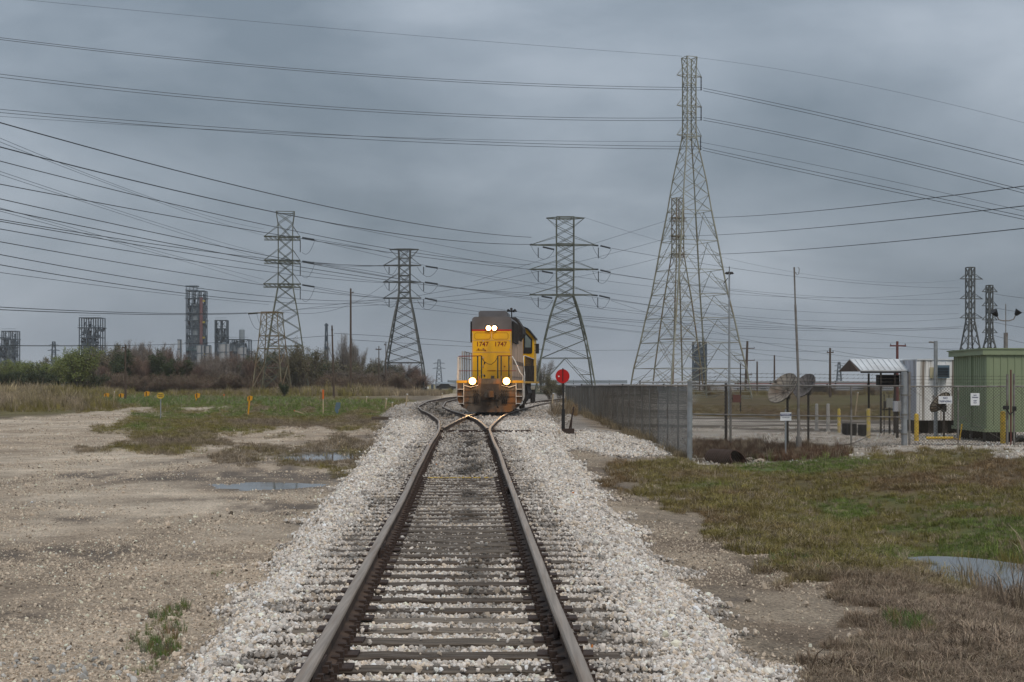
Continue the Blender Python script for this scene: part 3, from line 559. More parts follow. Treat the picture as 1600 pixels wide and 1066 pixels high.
# ------------------------------------------------------------------ the track
track = thing('railway_track', 'rusty railway track on dark timber ties splitting in two before the locomotive', 'railway track')
PROF = [(-.07,0),(.07,0),(.07,.012),(.012,.03),(.012,.128),(.037,.138),(.037,.160),(.026,.172),(-.026,.172),(-.037,.160),(-.037,.138),(-.012,.128),(-.012,.03),(-.07,.012)]
def rail(fn, off, y0, y1, wob=0):
    ysr = np.concatenate([np.arange(y0, min(y1, 90), .75), np.arange(90, y1, 2.0)]) if y1 > 90 else np.arange(y0, y1, .75)
    xs = fn(ysr) + off + (vnoise(ysr * .35, ysr * 0 + off, 5) - .5) * .025; zs = zrail(ysr) - .172 + (vnoise(ysr * .3, ysr * 0 + off * 3, 8) - .5) * .015
    m = MB(); n = len(PROF); vs_ = [(x + p[0], y_, z + p[1]) for x, y_, z in zip(xs, ysr, zs) for p in PROF]
    k = 0; m.v = vs_
    for i in range(len(ysr) - 1):
        for j in range(n):
            a = i*n+j; b_ = i*n+(j+1) % n; m.f.append((a, b_, b_+n, a+n)); m.m.append(0 if j in (5,6,7,8,9) else 1); m.sm.append(False)
    m.f.append(tuple(range(n))); m.m.append(1); m.sm.append(False)
    return m.build('rail', [M['rail_head'], M['rail_web']], track)
G_ = .7525
rail(cA, -G_, 1.5, 300); rail(cB, G_, 1.5, 300)          # the two stock rails
rail(cB, -G_, 47.6, 300); rail(cA, G_, 47.0, 300)        # point blades and closure rails that cross at the frog
def tie_mesh(i, m_):
    rs = random.Random(300 + i); m = MB(); n = 9; xs = [-1.3 + 2.6 * k / n for k in range(n + 1)]; v = []
    for x in xs:
        a = rs.uniform(-.008, .008); b_ = rs.uniform(-.008, .008); c_ = rs.uniform(-.009, .003)
        v += [(x, -.112 + a, -.17), (x, .112 + b_, -.17), (x, .110 + b_, c_ - .006), (x, .092 + b_, c_), (x, 0.01, c_ + rs.uniform(-.012, .002)), (x, -.092 + a, c_), (x, -.110 + a, c_ - .006)]
    f = [(i_*7+j, i_*7+(j+1) % 7, (i_+1)*7+(j+1) % 7, (i_+1)*7+j) for i_ in range(n) for j in range(7)]
    f = [q[::-1] for q in f] + [tuple(range(7)), tuple(range(7*n+6, 7*n-1, -1))]
    m.add(v, f); me = bpy.data.meshes.new('tie'); me.from_pydata(m.v, [], m.f); me.materials.append(m_); return me
TM = [tie_mesh(i, M[('tie','tie2','tie','tie','tie3','tie2','tie','tie','tie')[i]]) for i in range(9)]
pm = MB(); pm.box(-.18, .18, -.095, .095, 0, .014)
for sx in (-1, 1):
    for sy in (-1, 1): pm.box(sx*.098-.016, sx*.098+.016, sy*.06-.012, sy*.06+.012, .012, .045)
pm.box(-.085, -.03, .10, .155, -.02, .05); pm.box(.03, .085, .10, .155, -.02, .05); pm.box(-.10, -.05, -.15, -.105, -.05, .045); pm.box(.05, .10, -.15, -.105, -.05, .045)
plate0 = pm.build('tie_plate', M['plate'], track); PM = plate0.data; bpy.data.objects.remove(plate0)
nt_ = 0; farm = MB()
for y_, jr in TIE_Y:
    a, b_ = float(cA(y_)), float(cB(y_)); z = float(zrail(y_)) - .188
    spans = [((a + b_) / 2, (b_ - a) + 2.6)] if y_ < 77 else [(a, 2.6), (b_, 2.6)]
    for q, (cx, ln) in enumerate(spans):
        if y_ < 112 and nt_ < 292 and not (q == 1 and y_ > 100):
            o = link('tie', TM[random.randrange(9)] if not 15.3 < y_ < 18 else TM[1], track, (cx + random.uniform(-.04, .04), y_, z + random.uniform(-.006, .004)), jr, (ln / 2.6 * random.uniform(.97, 1.03), random.uniform(.9, 1.1), 1)); nt_ += 1
        elif y_ < 210: farm.box(cx-1.3, cx+1.3, y_-.11, y_+.11, z-.17, z)
    if y_ < 44:
        for sx in (-1, 1): link('tie_plate', PM, track, (a + sx * G_, y_, z + .002), jr + random.uniform(-.03, .03))
ft = farm.build('tie', M['tie'], track); setp(ft, 'distant ties of the two diverging tracks', kind='stuff')
# a few extra timbers laid close together across the road crossing
for y_ in (15.42, 15.95, 16.42, 16.9, 17.4):
    a = float(cA(y_)); j = tie_y[np.abs(tie_y - y_).argmin()] + .245
    link('tie', TM[3], track, (a, j, float(zrail(j)) - .196), .01, (.54, .85, 1))
jb = MB(); jb.box(-.012, .012, -.33, .33, .03, .128); 
for k in (-.25,-.12,.12,.25): jb.box(.010, .045, k-.02, k+.02, .06, .10)
jb0 = jb.build('joint_bar', M['plate'], track); JM = jb0.data; bpy.data.objects.remove(jb0)
for sx, y_, side in ((1,10.35,-1),(1,10.35,1),(-1,8.55,1),(-1,14.9,1),(1,22.5,-1),(-1,8.55,-1)):
    o = link('joint_bar', JM, track, (float(cA(y_)) + sx*G_ + side*.03, y_, float(zrail(y_)) - .172), 0 if side > 0 else math.pi)
# switch rods between the point blades
m = MB(); 
for y_ in (47.9, 48.8): m.box(float(cA(y_)) - .8, float(cA(y_)) + 2.2, y_ - .03, y_ + .03, float(zrail(y_)) - .16, float(zrail(y_)) - .12)
m.build('switch_rod', M['plate'], track)
# yellow painted tie
yt = MB(); yt.box(-.68, .68, -.06, .06, 0, .006); o = yt.build('paint_band', M['bollard'], track, (float(cA(26)), tie_y[np.abs(tie_y-26).argmin()], .18 * float(sm(12,36,26)) - .186)); 

# ------------------------------------------------------------------ the locomotive
loco = thing('diesel_locomotive', 'yellow and grey diesel locomotive numbered 1747 with three lit lamps facing down the track', 'locomotive', (float(cB(70)) - .04, 70, float(zrail(70))), R(-3.3))
def lp(name, m, mats, parent=None): return m.build(name, mats, parent or loco)
# pilot plate
m = MB(); m.prism([(-1.52,1.42),(-1.52,.62),(-1.30,.28),(-1.05,.16),(1.05,.16),(1.30,.28),(1.52,.62),(1.52,1.42)], 0, .10)
m.prism([(-1.5,1.40),(-1.5,.60),(-1.46,.55),(-1.46,1.40)], .1, 1.1); m.prism([(1.46,1.40),(1.46,.55),(1.5,.60),(1.5,1.40)], .1, 1.1)
pil = lp('pilot', m, M['pilot'])
m = MB(); m.prism([(-1.08,.14),(-.9,.06),(.9,.06),(1.08,.14),(1.05,.36),(-1.05,.36)], -.10, -.002); lp('footboard', m, M['pilot'])
m = MB()
for x0, x1 in ((-1.44,-.62),(.62,1.44)):
    for z0 in (.50,.78,1.06): m.box(x0, x1, -.03, -.002, z0, z0+.035)
lp('step', m, M['pilot'])
m = MB(); m.box(-.42, .42, -.05, -.003, .62, 1.36); m.box(-.16,.16,-.30,-.05,.78,1.02); lp('draft_gear', m, M['undercar'])
m = MB(); m.box(-.14,.14,-.55,-.30,.74,1.06); m.box(-.20,-.10,-.72,-.5,.76,1.04); m.box(.06,.20,-.66,-.5,.76,1.04); m.box(.0,.07,-.74,-.64,.76,1.04); lp('coupler', m, M['pilot'])
m = MB()
for x in (-.75,-.66,-.57,.57,.66,.75): m.tube([(x,-.02,1.10),(x+.02,-.14,.9),(x+.04,-.16,.62),(x+.02,-.10,.45)], .026, 6)
m.tube([(.28,-.03,.95),(.30,-.25,.6),(.34,-.3,.35),(.4,-.22,.26)], .03, 6); lp('air_hose', m, M['black'])
# deck
m = MB(); m.box(-1.55, 1.55, .0, 18.2, 1.44, 1.50); lp('walkway', m, M['undercar'])
m = MB()
m.box(-1.552, -.52, -.012, -.001, 1.42, 1.53); m.box(.52, 1.552, -.012, -.001, 1.42, 1.53); m.box(1.551, 1.562, 0, 18.2, 1.40, 1.50); m.box(-1.562, -1.551, 0, 18.2, 1.40, 1.50); lp('edge_stripe', m, M['yellow_line'])
m = MB(); m.box(-.5,.5,-.02,.3,1.38,1.62); m.box(-.56,-.5,-.03,.2,1.30,1.75); m.box(.5,.56,-.03,.2,1.30,1.75); lp('anticlimber', m, M['pilot'])
# hood
def roundhood(y0, y1, hw, z0, z1, c=.10): 
    m = MB(); m.prism([(-hw,z0),(hw,z0),(hw,z1-c),(hw-c*.35,z1-c*.3),(hw-c,z1),(-hw+c,z1),(-hw+c*.35,z1-c*.3),(-hw,z1-c)], y0, y1); return m
m = MB(); hw = .93
m.prism([(-hw,1.5),(hw,1.5),(hw,3.86),(-hw,3.86)], 1.10, 1.5); hb_ = lp('long_hood', m, M['yellow'])
m = MB(); m.prism([(-hw,1.5),(hw,1.5),(hw,3.86),(-hw,3.86)], 1.503, 12.0)
m2 = lp('hood_side', m, M['hoodside'])
m = MB(); m.prism([(-hw-.004,3.862),(hw+.004,3.862),(hw+.004,3.94),(-hw-.004,3.94)], 1.092, 12.0); lp('red_stripe', m, M['lred'])
m = MB(); m.prism([(-hw,3.942),(hw,3.942),(hw,4.42),(hw-.05,4.50),(hw-.14,4.54),(-hw+.14,4.54),(-hw+.05,4.50),(-hw,4.42)], 1.10, 12.0); lp('hood_top', m, M['lgrey'])
# front door and panel lines
def frame2(m, x0, x1, z0, z1, y0, t=.014, pr=.012, c=.06):
    pts = [(x0+c,z0),(x1-c,z0),(x1,z0+c),(x1,z1-c),(x1-c,z1),(x0+c,z1),(x0,z1-c),(x0,z0+c)]
    for i in range(8):
        a, b_ = pts[i], pts[(i+1) % 8]; m.tube([(a[0],y0,a[1]),(b_[0],y0,b_[1])], t, 4)
for x0, x1 in ((-.80,-.06),(.06,.78)):
    m = MB(); frame2(m, x0, x1, 3.48, 3.78, 1.098, .009); lp('number_board_frame', m, M['lnum'])
m = MB(); m.box(-.36,.36,1.085,1.099,1.52,2.60); dr = lp('door', m, M['yellow'])
m = MB(); m.box(.26,.30,1.06,1.084,1.95,2.1); m.box(-.36,-.30,1.07,1.084,1.7,1.8); m.box(-.36,-.30,1.07,1.084,2.3,2.4); m.build('handle', M['black'], dr)
m = MB()
for x, z in ((-.62,3.02),(-.38,3.02),(.62,2.2),(-.30,2.95)): m.box(x-.03,x+.03,1.07,1.099,z-.02,z+.02)
m.tube([(-.72,1.08,2.97),(-.34,1.08,2.97)], .010, 4); m.tube([(-.2,1.07,2.0),(.2,1.07,2.0)], .012, 4); lp('grab_iron', m, M['lnum'])
for x in (-.44, .42): lettering('1747', .30, M['lnum'], loco, (x, 1.094, 3.24), 1.0)
# lamps
lampm = emis('warm_lit_lamp', (1.0, .62, .26), 34.0); housing = M['black']; lampring = emis('amber_lamp_glow', (1.0, .50, .14), 5.0)  # amber emissive rim stands in for the soft glow around each lamp
def lamp(x, y_, z, r, parts=2):
    m = MB()
    n = 20; m.tube([(x, y_, z), (x, y_ + .12, z)], r + .03, n); h = lp('lamp_housing', m, housing)
    m = MB(); m.tube([(x, y_ - .016, z), (x, y_ - .010, z)], r * .8, n); m.build('headlight', lampm, h)
    m = MB(); m.tube([(x, y_ - .009, z), (x, y_ - .002, z)], r, n); m.build('glow_ring', lampring, h)
lamp(-.14, .99, 4.0, .12); lamp(.14, .99, 4.0, .12); lamp(-.80, -.16, 1.50, .165); lamp(.78, -.16, 1.50, .165)
for x, y_, z, e_ in ((0,.85,4.0,260),(-.80,-.25,1.50,200),(.78,-.25,1.50,200)):
    ld = bpy.data.lights.new('headlight_beam', 'SPOT'); ld.energy = e_; ld.color = (1, .60, .25); ld.spot_size = R(70); ld.spot_blend = .8; ld.shadow_soft_size = .12
    lo = bpy.data.objects.new('headlight_beam', ld); COL.objects.link(lo); lo.parent = loco; lo.location = (x, y_ - .1, z); lo.rotation_euler = (R(90 - (4 if z < 3 else 8)), 0, R(180) * 0 + math.pi)
    ld2 = bpy.data.lights.new('headlight_spill', 'POINT'); ld2.energy = 20 if z < 3 else 4; ld2.color = (1, .55, .2); ld2.shadow_soft_size = .1
    lo2 = bpy.data.objects.new('headlight_spill', ld2); COL.objects.link(lo2); lo2.parent = loco; lo2.location = (x, y_ - .22, z - .02)
# radiator section, fans, grilles
m = MB(); m.prism([(-.68,4.542),(.68,4.542),(.68,4.78),(.60,4.86),(-.60,4.86),(-.68,4.78)], 1.9, 4.3); lp('radiator_hatch', m, M['lgrey'])
m = MB()
for y_ in (5.2,): m.cyl((0, y_, 4.54), .6, .22, 18)
lp('fan_housing', m, M['lgrey'])
for sx in (-1, 1):
    m = MB(); x0, x1 = (sx*hw, sx*(hw+.10)) if sx > 0 else (sx*(hw+.10), sx*hw); m.box(x0, x1, 1.45, 5.6, 3.35, 4.34); g = lp('radiator_grille', m, M['black'])
    m = MB()
    for k in range(14): yy_ = 1.6 + k * .29; xx = sx*(hw+.10); m.box(min(xx, xx+sx*.02), max(xx, xx+sx*.02), yy_, yy_+.06, 3.38, 4.30)
    m.build('louvre', M['undercar'], g)
m = MB(); m.prism([(-1.0,3.75),(-.93,3.6),(.93,3.6),(1.0,3.75),(1.16,3.95),(1.16,4.25),(.82,4.78),(-.82,4.78),(-1.16,4.25),(-1.16,3.95)], 7.0, 10.3); lp('brake_hatch', m, M['undercar'])
m = MB(); m.cyl((0, 6.4, 4.54), .22, .35, 12); m.cyl((0, 11.0, 4.54), .2, .3, 12); lp('exhaust_stack', m, M['black'])
m = MB(); m.tube([(.86,2.6,4.50),(.86,2.6,4.86)], .03, 6)
for dx, dz, dy in ((-.16,.02,-.2),(.0,.08,-.26),(.17,.02,-.2),(.1,.0,.1)): m.tube([(.86+dx*.3,2.6,4.86+dz*.3),(.86+dx,2.6+dy,4.88+dz)], .025, 8, r2=.07)
m.box(.62,1.12,2.5,2.7,4.84,4.89); lp('horn', m, M['black'])
# hood doors on the visible right side
for k in range(13):
    m = MB(); y0 = 1.75 + k * .78; m.box(hw, hw+.022, y0, y0+.70, 1.72, 3.26); d_ = lp('hood_door', m, M['hoodside'])
    m = MB(); m.box(hw+.022, hw+.045, y0+.60, y0+.64, 2.3, 2.5); m.build('latch', M['black'], d_)
# cab
m = MB(); m.prism([(-1.54,1.5),(1.54,1.5),(1.54,3.86),(1.16,4.34),(.5,4.62),(-.5,4.62),(-1.16,4.34),(-1.54,3.86)], 12.0, 14.9); cab = lp('cab', m, M['yellow'])
m = MB(); m.prism([(1.60,3.80),(1.60,3.90),(1.20,4.40),(.52,4.69),(-.52,4.69),(-1.20,4.40),(-1.60,3.90),(-1.60,3.80),(-1.14,4.34),(-.5,4.624),(.5,4.624),(1.14,4.34)], 11.85, 15.05); lp('cab_roof', m, M['black'])
m = MB(); m.box(.935, 1.545, 11.975, 11.998, 1.5, 2.35); lp('cab_lower_panel', m, M['undercar'])
m = MB(); m.prism([(.96,3.02),(1.40,3.02),(1.44,3.08),(1.44,3.80),(1.08,4.18),(.96,4.18)], 11.96, 11.995); wf = lp('window_frame', m, M['black'])
m = MB(); m.prism([(1.05,3.35),(1.36,3.35),(1.36,3.74),(1.12,4.02),(1.05,4.02)], 11.945, 11.958); m.build('window', M['glass'], wf)
m = MB(); m.box(1.60, 1.80, 12.15, 12.20, 3.02, 3.56); m.tube([(1.54,12.17,3.2),(1.6,12.17,3.2)], .02, 4); m.tube([(1.54,12.17,3.5),(1.6,12.17,3.5)], .02, 4); lp('mirror', m, M['black'])
lettering('SG', .22, M['lred'], loco, (1.26, 11.99, 2.75))
m = MB(); m.prism([(-.9,1.5),(.9,1.5),(.9,3.1),(-.9,3.1)], 14.9, 17.4); lp('short_hood', m, M['yellow'])
# seams, hinges, grime catching trim on the front and corner steps
m = MB()
for x in (-.90, .90): m.box(x-.012, x+.012, 1.085, 1.099, 1.55, 3.80)
m.box(-.93,.93,1.088,1.099,2.86,2.875); m.box(-.93,.93,1.088,1.099,3.42,3.432); m.box(-.012,.012,1.086,1.099,3.44,3.80)
for z in (1.8,2.2,2.6,3.0,3.4): m.box(-.42,-.37,1.075,1.099,z-.04,z+.04); m.box(.84,.89,1.075,1.099,z-.03,z+.03)
lp('seam', m, M['hoodside'])
for sx in (-1, 1):
    m = MB()
    for z in (.45,.78,1.11): m.box(min(sx*1.22,sx*1.50), max(sx*1.22,sx*1.50), -.16, -.003, z, z+.03)
    lp('step', m, M['hrail'])
    m = MB(); m.tube([(sx*1.22,-.05,.4),(sx*1.22,-.05,1.4)], .02, 5); m.tube([(sx*.55,-.03,1.3),(sx*.9,-.09,1.22),(sx*1.2,-.03,1.3)], .018, 5); lp('grab_iron', m, M['hrail'])
m = MB(); m.tube([(-.05,-.2,1.2),(-.35,-.34,.8),(-.62,-.06,1.0)], .022, 5); m.tube([(.1,-.2,1.2),(.36,-.34,.75),(.6,-.06,1.0)], .022, 5); lp('cut_lever', m, M['undercar'])
# trucks, wheels, tank
for y0 in (1.6, 12.2):
    m = MB(); m.box(-1.30,-1.12,y0,y0+4.6,.55,.95); m.box(1.12,1.30,y0,y0+4.6,.55,.95); m.box(-1.1,1.1,y0+.1,y0+4.4,.9,1.2)
    for ya in (.7, 2.3, 3.9):
        for sx in (-1,1): m.box(min(sx*1.3,sx*1.42),max(sx*1.3,sx*1.42),y0+ya-.16,y0+ya+.16,.36,.7); m.tube([(sx*1.36,y0+ya-.5,.6),(sx*1.36,y0+ya-.5,1.05)], .11, 8)
    tr = lp('truck_frame', m, M['undercar'])
    for ya in (.7, 2.3, 3.9):
        for sx in (-1,1): m = MB(); m.cyl((sx*.75-.065, y0+ya, .51), .51, .13, 24, 'x'); m.build('wheel', M['rail_web'], tr)
m = MB(); m.prism([(-1.35,1.3),(-1.45,.9),(-1.2,.42),(1.2,.42),(1.45,.9),(1.35,1.3)], 7.0, 11.4); lp('fuel_tank', m, M['undercar'])
m = MB(); m.box(-1.1,1.1,.1,18.0,1.18,1.44); lp('underframe', m, M['undercar'])
m = MB(); m.tube([(1.44,1.3,1.1),(1.47,1.5,.95),(1.46,1.6,.7),(1.40,1.4,.48),(1.3,1.1,.36)], .07, 8); m.cyl((1.30,2.0,1.24), .12, 1.2, 12, 'y'); lp('sand_pipe', m, M['hrail'])
# handrails
m = MB()
for y0 in (.25, .62, 1.5, 2.6, 3.8, 5.0, 6.4, 8.0, 10.0): m.tube([(-1.52,y0,1.5),(-1.52,y0,2.62 if y0 < 2 else 2.95)], .042, 6)
m.tube([(-1.52,.25,2.62),(-1.52,11.9,2.62)], .02, 6); m.tube([(-1.52,.05,.5),(-1.54,.02,1.5),(-1.52,.2,2.4),(-1.52,.25,2.62)], .024, 6)
m.tube([(-1.52,3.6,2.62),(-1.52,3.6,2.95),(-1.52,9,2.95)], .022, 6)
lp('handrail', m, M['hrail'])
m = MB(); m.tube([(.97,1.1,2.66),(1.10,.7,2.5),(1.40,.1,1.9),(1.54,.02,1.75),(1.54,.02,.60)], .028, 6)
m.tube([(1.54,1.05,.75),(1.56,1.1,1.8),(1.48,1.5,2.5),(1.48,1.7,2.68),(1.50,2.3,2.72),(1.52,12,2.72)], .026, 6)
lp('handrail', m, M['hrail'])
m = MB()
for k in range(11): y0 = 2.6 + k * .9; m.tube([(1.52,y0,1.5),(1.52,y0,2.7)], .022, 6)
lp('stanchion', m, M['undercar'])
for x in (-.60,-.42,.34,.50,.86): m = MB(); m.box(x-.03, x+.03, .32, .38, 1.5, 2.68); lp('stanchion', m, M['dgreen'])
m = MB(); m.tube([(-1.5,.35,2.66),(-.42,.35,2.68)], .02, 6); m.tube([(.34,.35,2.68),(.98,.35,2.68)], .02, 6); m.tube([(-1.5,.35,1.98),(-.42,.35,1.98)], .014, 6); m.tube([(.34,.35,1.98),(1.2,.35,1.98)], .014, 6)
lp('front_rail', m, M['lnum'])
m = MB(); m.tube([(-.42,.35,2.6),(-.3,.35,2.42),(-.12,.35,2.30),(.04,.35,2.28),(.2,.35,2.40),(.34,.35,2.62)], .014, 5); lp('chain', m, M['black'])
m = MB(); m.box(-.4,-.3,.3,.4,1.5,1.58); m.box(.02,.18,.3,.42,1.5,1.75); lp('equipment_box', m, M['pilot'])
print('loco ok')

# switch stand with the red round target
px, py = 880, 673; d = 61.; x = (px-800)*d/F; zb = gz(x, d)
st = thing('switch_stand', 'red round target on a dark switch stand post beside the right rail', 'switch stand', (x, d, zb))
H = CAMZ + 12*d/F - zb
m = MB(); m.tube([(0,0,0),(0,0,H+.3)], .045, 8); m.box(-.07,.07,-.07,.07,0,1.0); m.build('post', M['black'], st)
m = MB(); m.cyl((-.03,-.075,H), .285, .02, 32, 'y'); m.build('target', M['red'], st)
m = MB(); m.box(-.035,.0,-.09,-.077,H-.2,H+.33); m.build('target_spine', M['black'], st)
m = MB(); m.box(-.21,-.15,-.085,-.077,H-.03,H+.02); m.build('reflector', M['white'], st)
m = MB(); m.box(-.05,.45,-.12,.12,0,.22); m.tube([(.25,0,.2),(.42,0,1.0)], .035, 6); m.tube([(.36,0,.75),(.32,0,.2)], .03, 6); m.tube([(.40,0,.95),(.43,0,1.1)], .045, 6); m.build('lever', M['plate'], st)
m = MB(); m.box(-1.2,.5,-.6,-.38,-.08,.03); m.box(-1.2,.5,.38,.6,-.08,.03); m.build('head_block', M['tie'], st)
# ------------------------------------------------------------------ lattice pylons
def pylon(px, ptop, d, spec, label, name='transmission_pylon', rz=0, zb=None, member='galv', leg='galv', group='lattice transmission pylons', lw=.09, bw=.05):
    """spec: levels [(photo y, half width in photo px)], arms [(photo y, left px, right px, ...)]"""
    x = (px - 800) * d / F; zb = gz(x, d) - .1 if zb is None else zb
    s = d / F; zz = lambda py: CAMZ + (600 - py) * s - zb
    root = thing(name, label, 'pylon', (x, d, zb), rz, group)
    kf = 1 / (abs(math.cos(rz)) + abs(math.sin(rz)))
    lv = [(zz(a) , b_ * s * kf) for a, b_ in spec['levels']]         # top to bottom
    if lv[-1][0] > .3: 
        (z1, w1), (z2, w2) = lv[-2], lv[-1]; w3 = w2 + (w2 - w1) * (z2) / (z1 - z2); lv.append((0, w3))
    cs = [(-1,-1),(1,-1),(1,1),(-1,1)]
    for cx, cy in cs:
        m = MB(); 
        for (z1, w1), (z2, w2) in zip(lv[:-1], lv[1:]): m.tube([(cx*w1,cy*w1,z1),(cx*w2,cy*w2,z2)], lw * (1.25 if z2 < lv[0][0]*.55 else 1), 4)
        m.build('leg', M[leg], root)
    rings = set(spec.get('rings', []))
    for i, ((z1, w1), (z2, w2)) in enumerate(zip(lv[:-1], lv[1:])):
        m = MB(); big = (z1 - z2) > spec.get('big', 99)
        for k in range(4):
            a, b_ = cs[k], cs[(k+1) % 4]
            A1 = Vector((a[0]*w1,a[1]*w1,z1)); B1 = Vector((b_[0]*w1,b_[1]*w1,z1)); A2 = Vector((a[0]*w2,a[1]*w2,z2)); B2 = Vector((b_[0]*w2,b_[1]*w2,z2))
            if spec.get('kfrom') is not None and i >= spec['kfrom']:
                mid = (A1 + B1) / 2; q = (A2 + B2) / 2
                m.tube([mid, A2], bw, 3); m.tube([mid, B2], bw, 3); m.tube([A1, B1], bw*1.1, 3)
                h1 = (mid + A2) / 2; h2 = (mid + B2) / 2; e1 = (A1 + A2) / 2; e2 = (B1 + B2) / 2
                m.tube([h1, e1], bw*.7, 3); m.tube([h2, e2], bw*.7, 3); m.tube([e1, mid.lerp(A2, .25)], bw*.6, 3); m.tube([e2, mid.lerp(B2, .25)], bw*.6, 3)
                m.tube([A1.lerp(A2,.75), mid.lerp(A2,.75)], bw*.6, 3); m.tube([B1.lerp(B2,.75), mid.lerp(B2,.75)], bw*.6, 3); m.tube([A1.lerp(A2,.75), h1], bw*.5, 3); m.tube([B1.lerp(B2,.75), h2], bw*.5, 3)
            else:
                m.tube([A1, B2], bw, 3); m.tube([B1, A2], bw, 3)
                if i in rings or i == 0: m.tube([A1, B1], bw*1.3, 3)
        m.build('brace_frame', M[member], root)
    for arm in spec.get('arms', []):
        py, l, r = arm[:3]; th = arm[3] if len(arm) > 3 else 3.5; z = zz(py); hw_ = np.interp(-z, [-q[0] for q in lv], [q[1] for q in lv]); l *= s; r *= s; t_ = th * s
        m = MB(); up_ = -1 if py <= spec['levels'][0][0] + 2 else 1; ab = spec.get('armb', 1.3)
        for sy in (-1, 1):
            m.tube([(-l,0,z),(-hw_,sy*hw_,z)], bw*ab, 4); m.tube([(r,0,z),(hw_,sy*hw_,z)], bw*ab, 4); m.tube([(-hw_,sy*hw_,z),(hw_,sy*hw_,z)], bw*ab, 4)
            if spec.get('tri', 1):
                m.tube([(-l,0,z),(-hw_,sy*hw_,z+up_*spec.get('armh',18)*s)], bw*.8, 3); m.tube([(r,0,z),(hw_,sy*hw_,z+up_*spec.get('armh',18)*s)], bw*.8, 3)
            if spec.get('deck'):
                m.tube([(-l,sy*hw_*.8,z),(r,sy*hw_*.8,z)], bw*1.3, 4); m.tube([(-l,sy*hw_*.8,z-t_),(r,sy*hw_*.8,z-t_)], bw*1.3, 4)
                n = 8
                for k in range(n):
                    xa = -l + (l+r)*k/n; xb = -l + (l+r)*(k+1)/n; m.tube([(xa,sy*hw_*.8,z),(xb,sy*hw_*.8,z-t_)], bw*.8, 3); m.tube([(xa,-hw_*.8,z),(xb,hw_*.8,z)], bw*.8, 3)
        m.build('crossarm', M[member], root)
    for ins in spec.get('ins', []):                              # insulator strings and jumper loops
        kind, x1, y1, x2, y2 = ins; a = Vector(((x1-px)*s, -.0, zz(y1))); b_ = Vector(((x2-px)*s, 0, zz(y2)))
        m = MB()
        if kind == 's':
            m.tube([a, b_], .13 * d/235, 6); m.build('insulator', M['insul'], root)
        elif kind == 'v':
            m.tube([a, b_], .055 * d/235, 5)
            n = 10
            for k in range(n): q = a.lerp(b_, (k+.5)/n); m.cyl((q.x, q.y, q.z), .11, .05, 6)
            m.build('insulator', M['insul'], root)
        else:
            dip = kind * s; pts = [a.lerp(b_, k/10) - Vector((0,0,dip*4*(k/10)*(1-k/10))) for k in range(11)]; m.tube(pts, .03*d/235, 3); m.build('jumper_loop', M['wire'], root)
    return root
# pylon left of centre with railed decks
pylon(446, 332, 232, dict(levels=[(332,16),(350,13),(373,12.5),(392,12.5),(410,12.5),(428,12.7),(448,13),(468,17),(490,21.5),(515,26),(541,30),(575,36),(611,41)], rings=[2,4,6,10], kfrom=10,
      arms=[(370,33,23,5),(407,33,23,5),(444,34,24,5)], deck=1, armh=17,
      ins=[('v',469,374,469,394),('v',469,411,469,431),('v',469,448,469,468),(10,472,394,491,376),(10,472,431,491,413),(10,472,468,491,450),('s',472,371,491,374),('s',472,408,491,411),('s',472,445,491,448)]),
      'grey green lattice pylon with three railed decks above the leafless thicket', rz=R(8), lw=.10)
pylon(425, 487, 215, dict(levels=[(488,15),(505,16),(525,18),(545,20),(570,23),(606,27)], rings=[0,2,3], arms=[(489,40,20,2)], tri=0,
      ins=[(14,387,491,410,508),(8,400,490,411,505),('s',386,490,402,489)]),
      'short pale lattice tower with one long top arm behind the decked pylon legs', member='galv_rust', leg='galv_rust', rz=R(-10), bw=.045, lw=.08)
pylon(632, 390, 250, dict(levels=[(390,9),(404,8.5),(418,8.5),(431,8.5),(444,8.5),(457,8.5),(470,10),(485,13.2),(500,16),(517,19),(534,22),(551,25),(567,28),(611,33)], rings=[1,3,5,12],
      arms=[(390,23,22),(415,33,26),(441,33,26),(466,33,26)], armh=14, armb=2.0,
      ins=[('s',599,415,607,415),('s',599,441,607,440),('s',599,466,607,466),('s',665,416,684,419),('s',664,441,684,444),('s',664,466,683,470),
           (13,600,416,621,417),(13,600,442,621,442),(13,600,467,621,468),(14,652,417,684,420),(14,652,443,684,446),(14,652,469,683,471),('v',608,417,608,428),('v',608,442,608,454),('v',608,467,608,480),('v',662,417,662,429),('v',662,442,662,455),('v',662,468,662,480)]),
      'dark lattice pylon with three jumpered arms between the tall bare pole and the locomotive', member='darksteel', leg='darksteel', lw=.13, bw=.06)
pylon(883, 340, 235, dict(levels=[(340,13.5),(354,13.5),(368,13.5),(382,13.5),(396,13.5),(410,13.5),(422,13.5),(436,13.3),(450,13),(463,13),(478,18),(494,23),(512,27.5),(531,32),(560,38),(611,46)], rings=[3,6,9,14], kfrom=14,
      arms=[(341,29,30),(383,55,48),(421,56,47),(461,56,45)], armh=13, armb=2.2,
      ins=[('s',829,382,838,383),('s',829,421,838,421),('s',828,460,838,461),('s',848,386,866,390),('s',847,424,864,427),('s',846,463,863,466),('s',925,383,935,384),('s',925,421,935,421),('s',924,461,934,462),('s',938,384,954,388),('s',938,422,954,426),('s',936,462,953,466),
           (17,830,385,866,391),(17,830,423,865,429),(17,829,463,864,469),(17,926,385,955,389),(17,926,424,954,428),(17,925,464,953,467),('v',841,387,841,403),('v',841,424,841,441),('v',841,465,841,480),('v',935,387,935,404),('v',935,424,935,441),('v',934,465,934,481)]),
      'wide armed lattice pylon directly right of the locomotive cab', lw=.11, bw=.05)
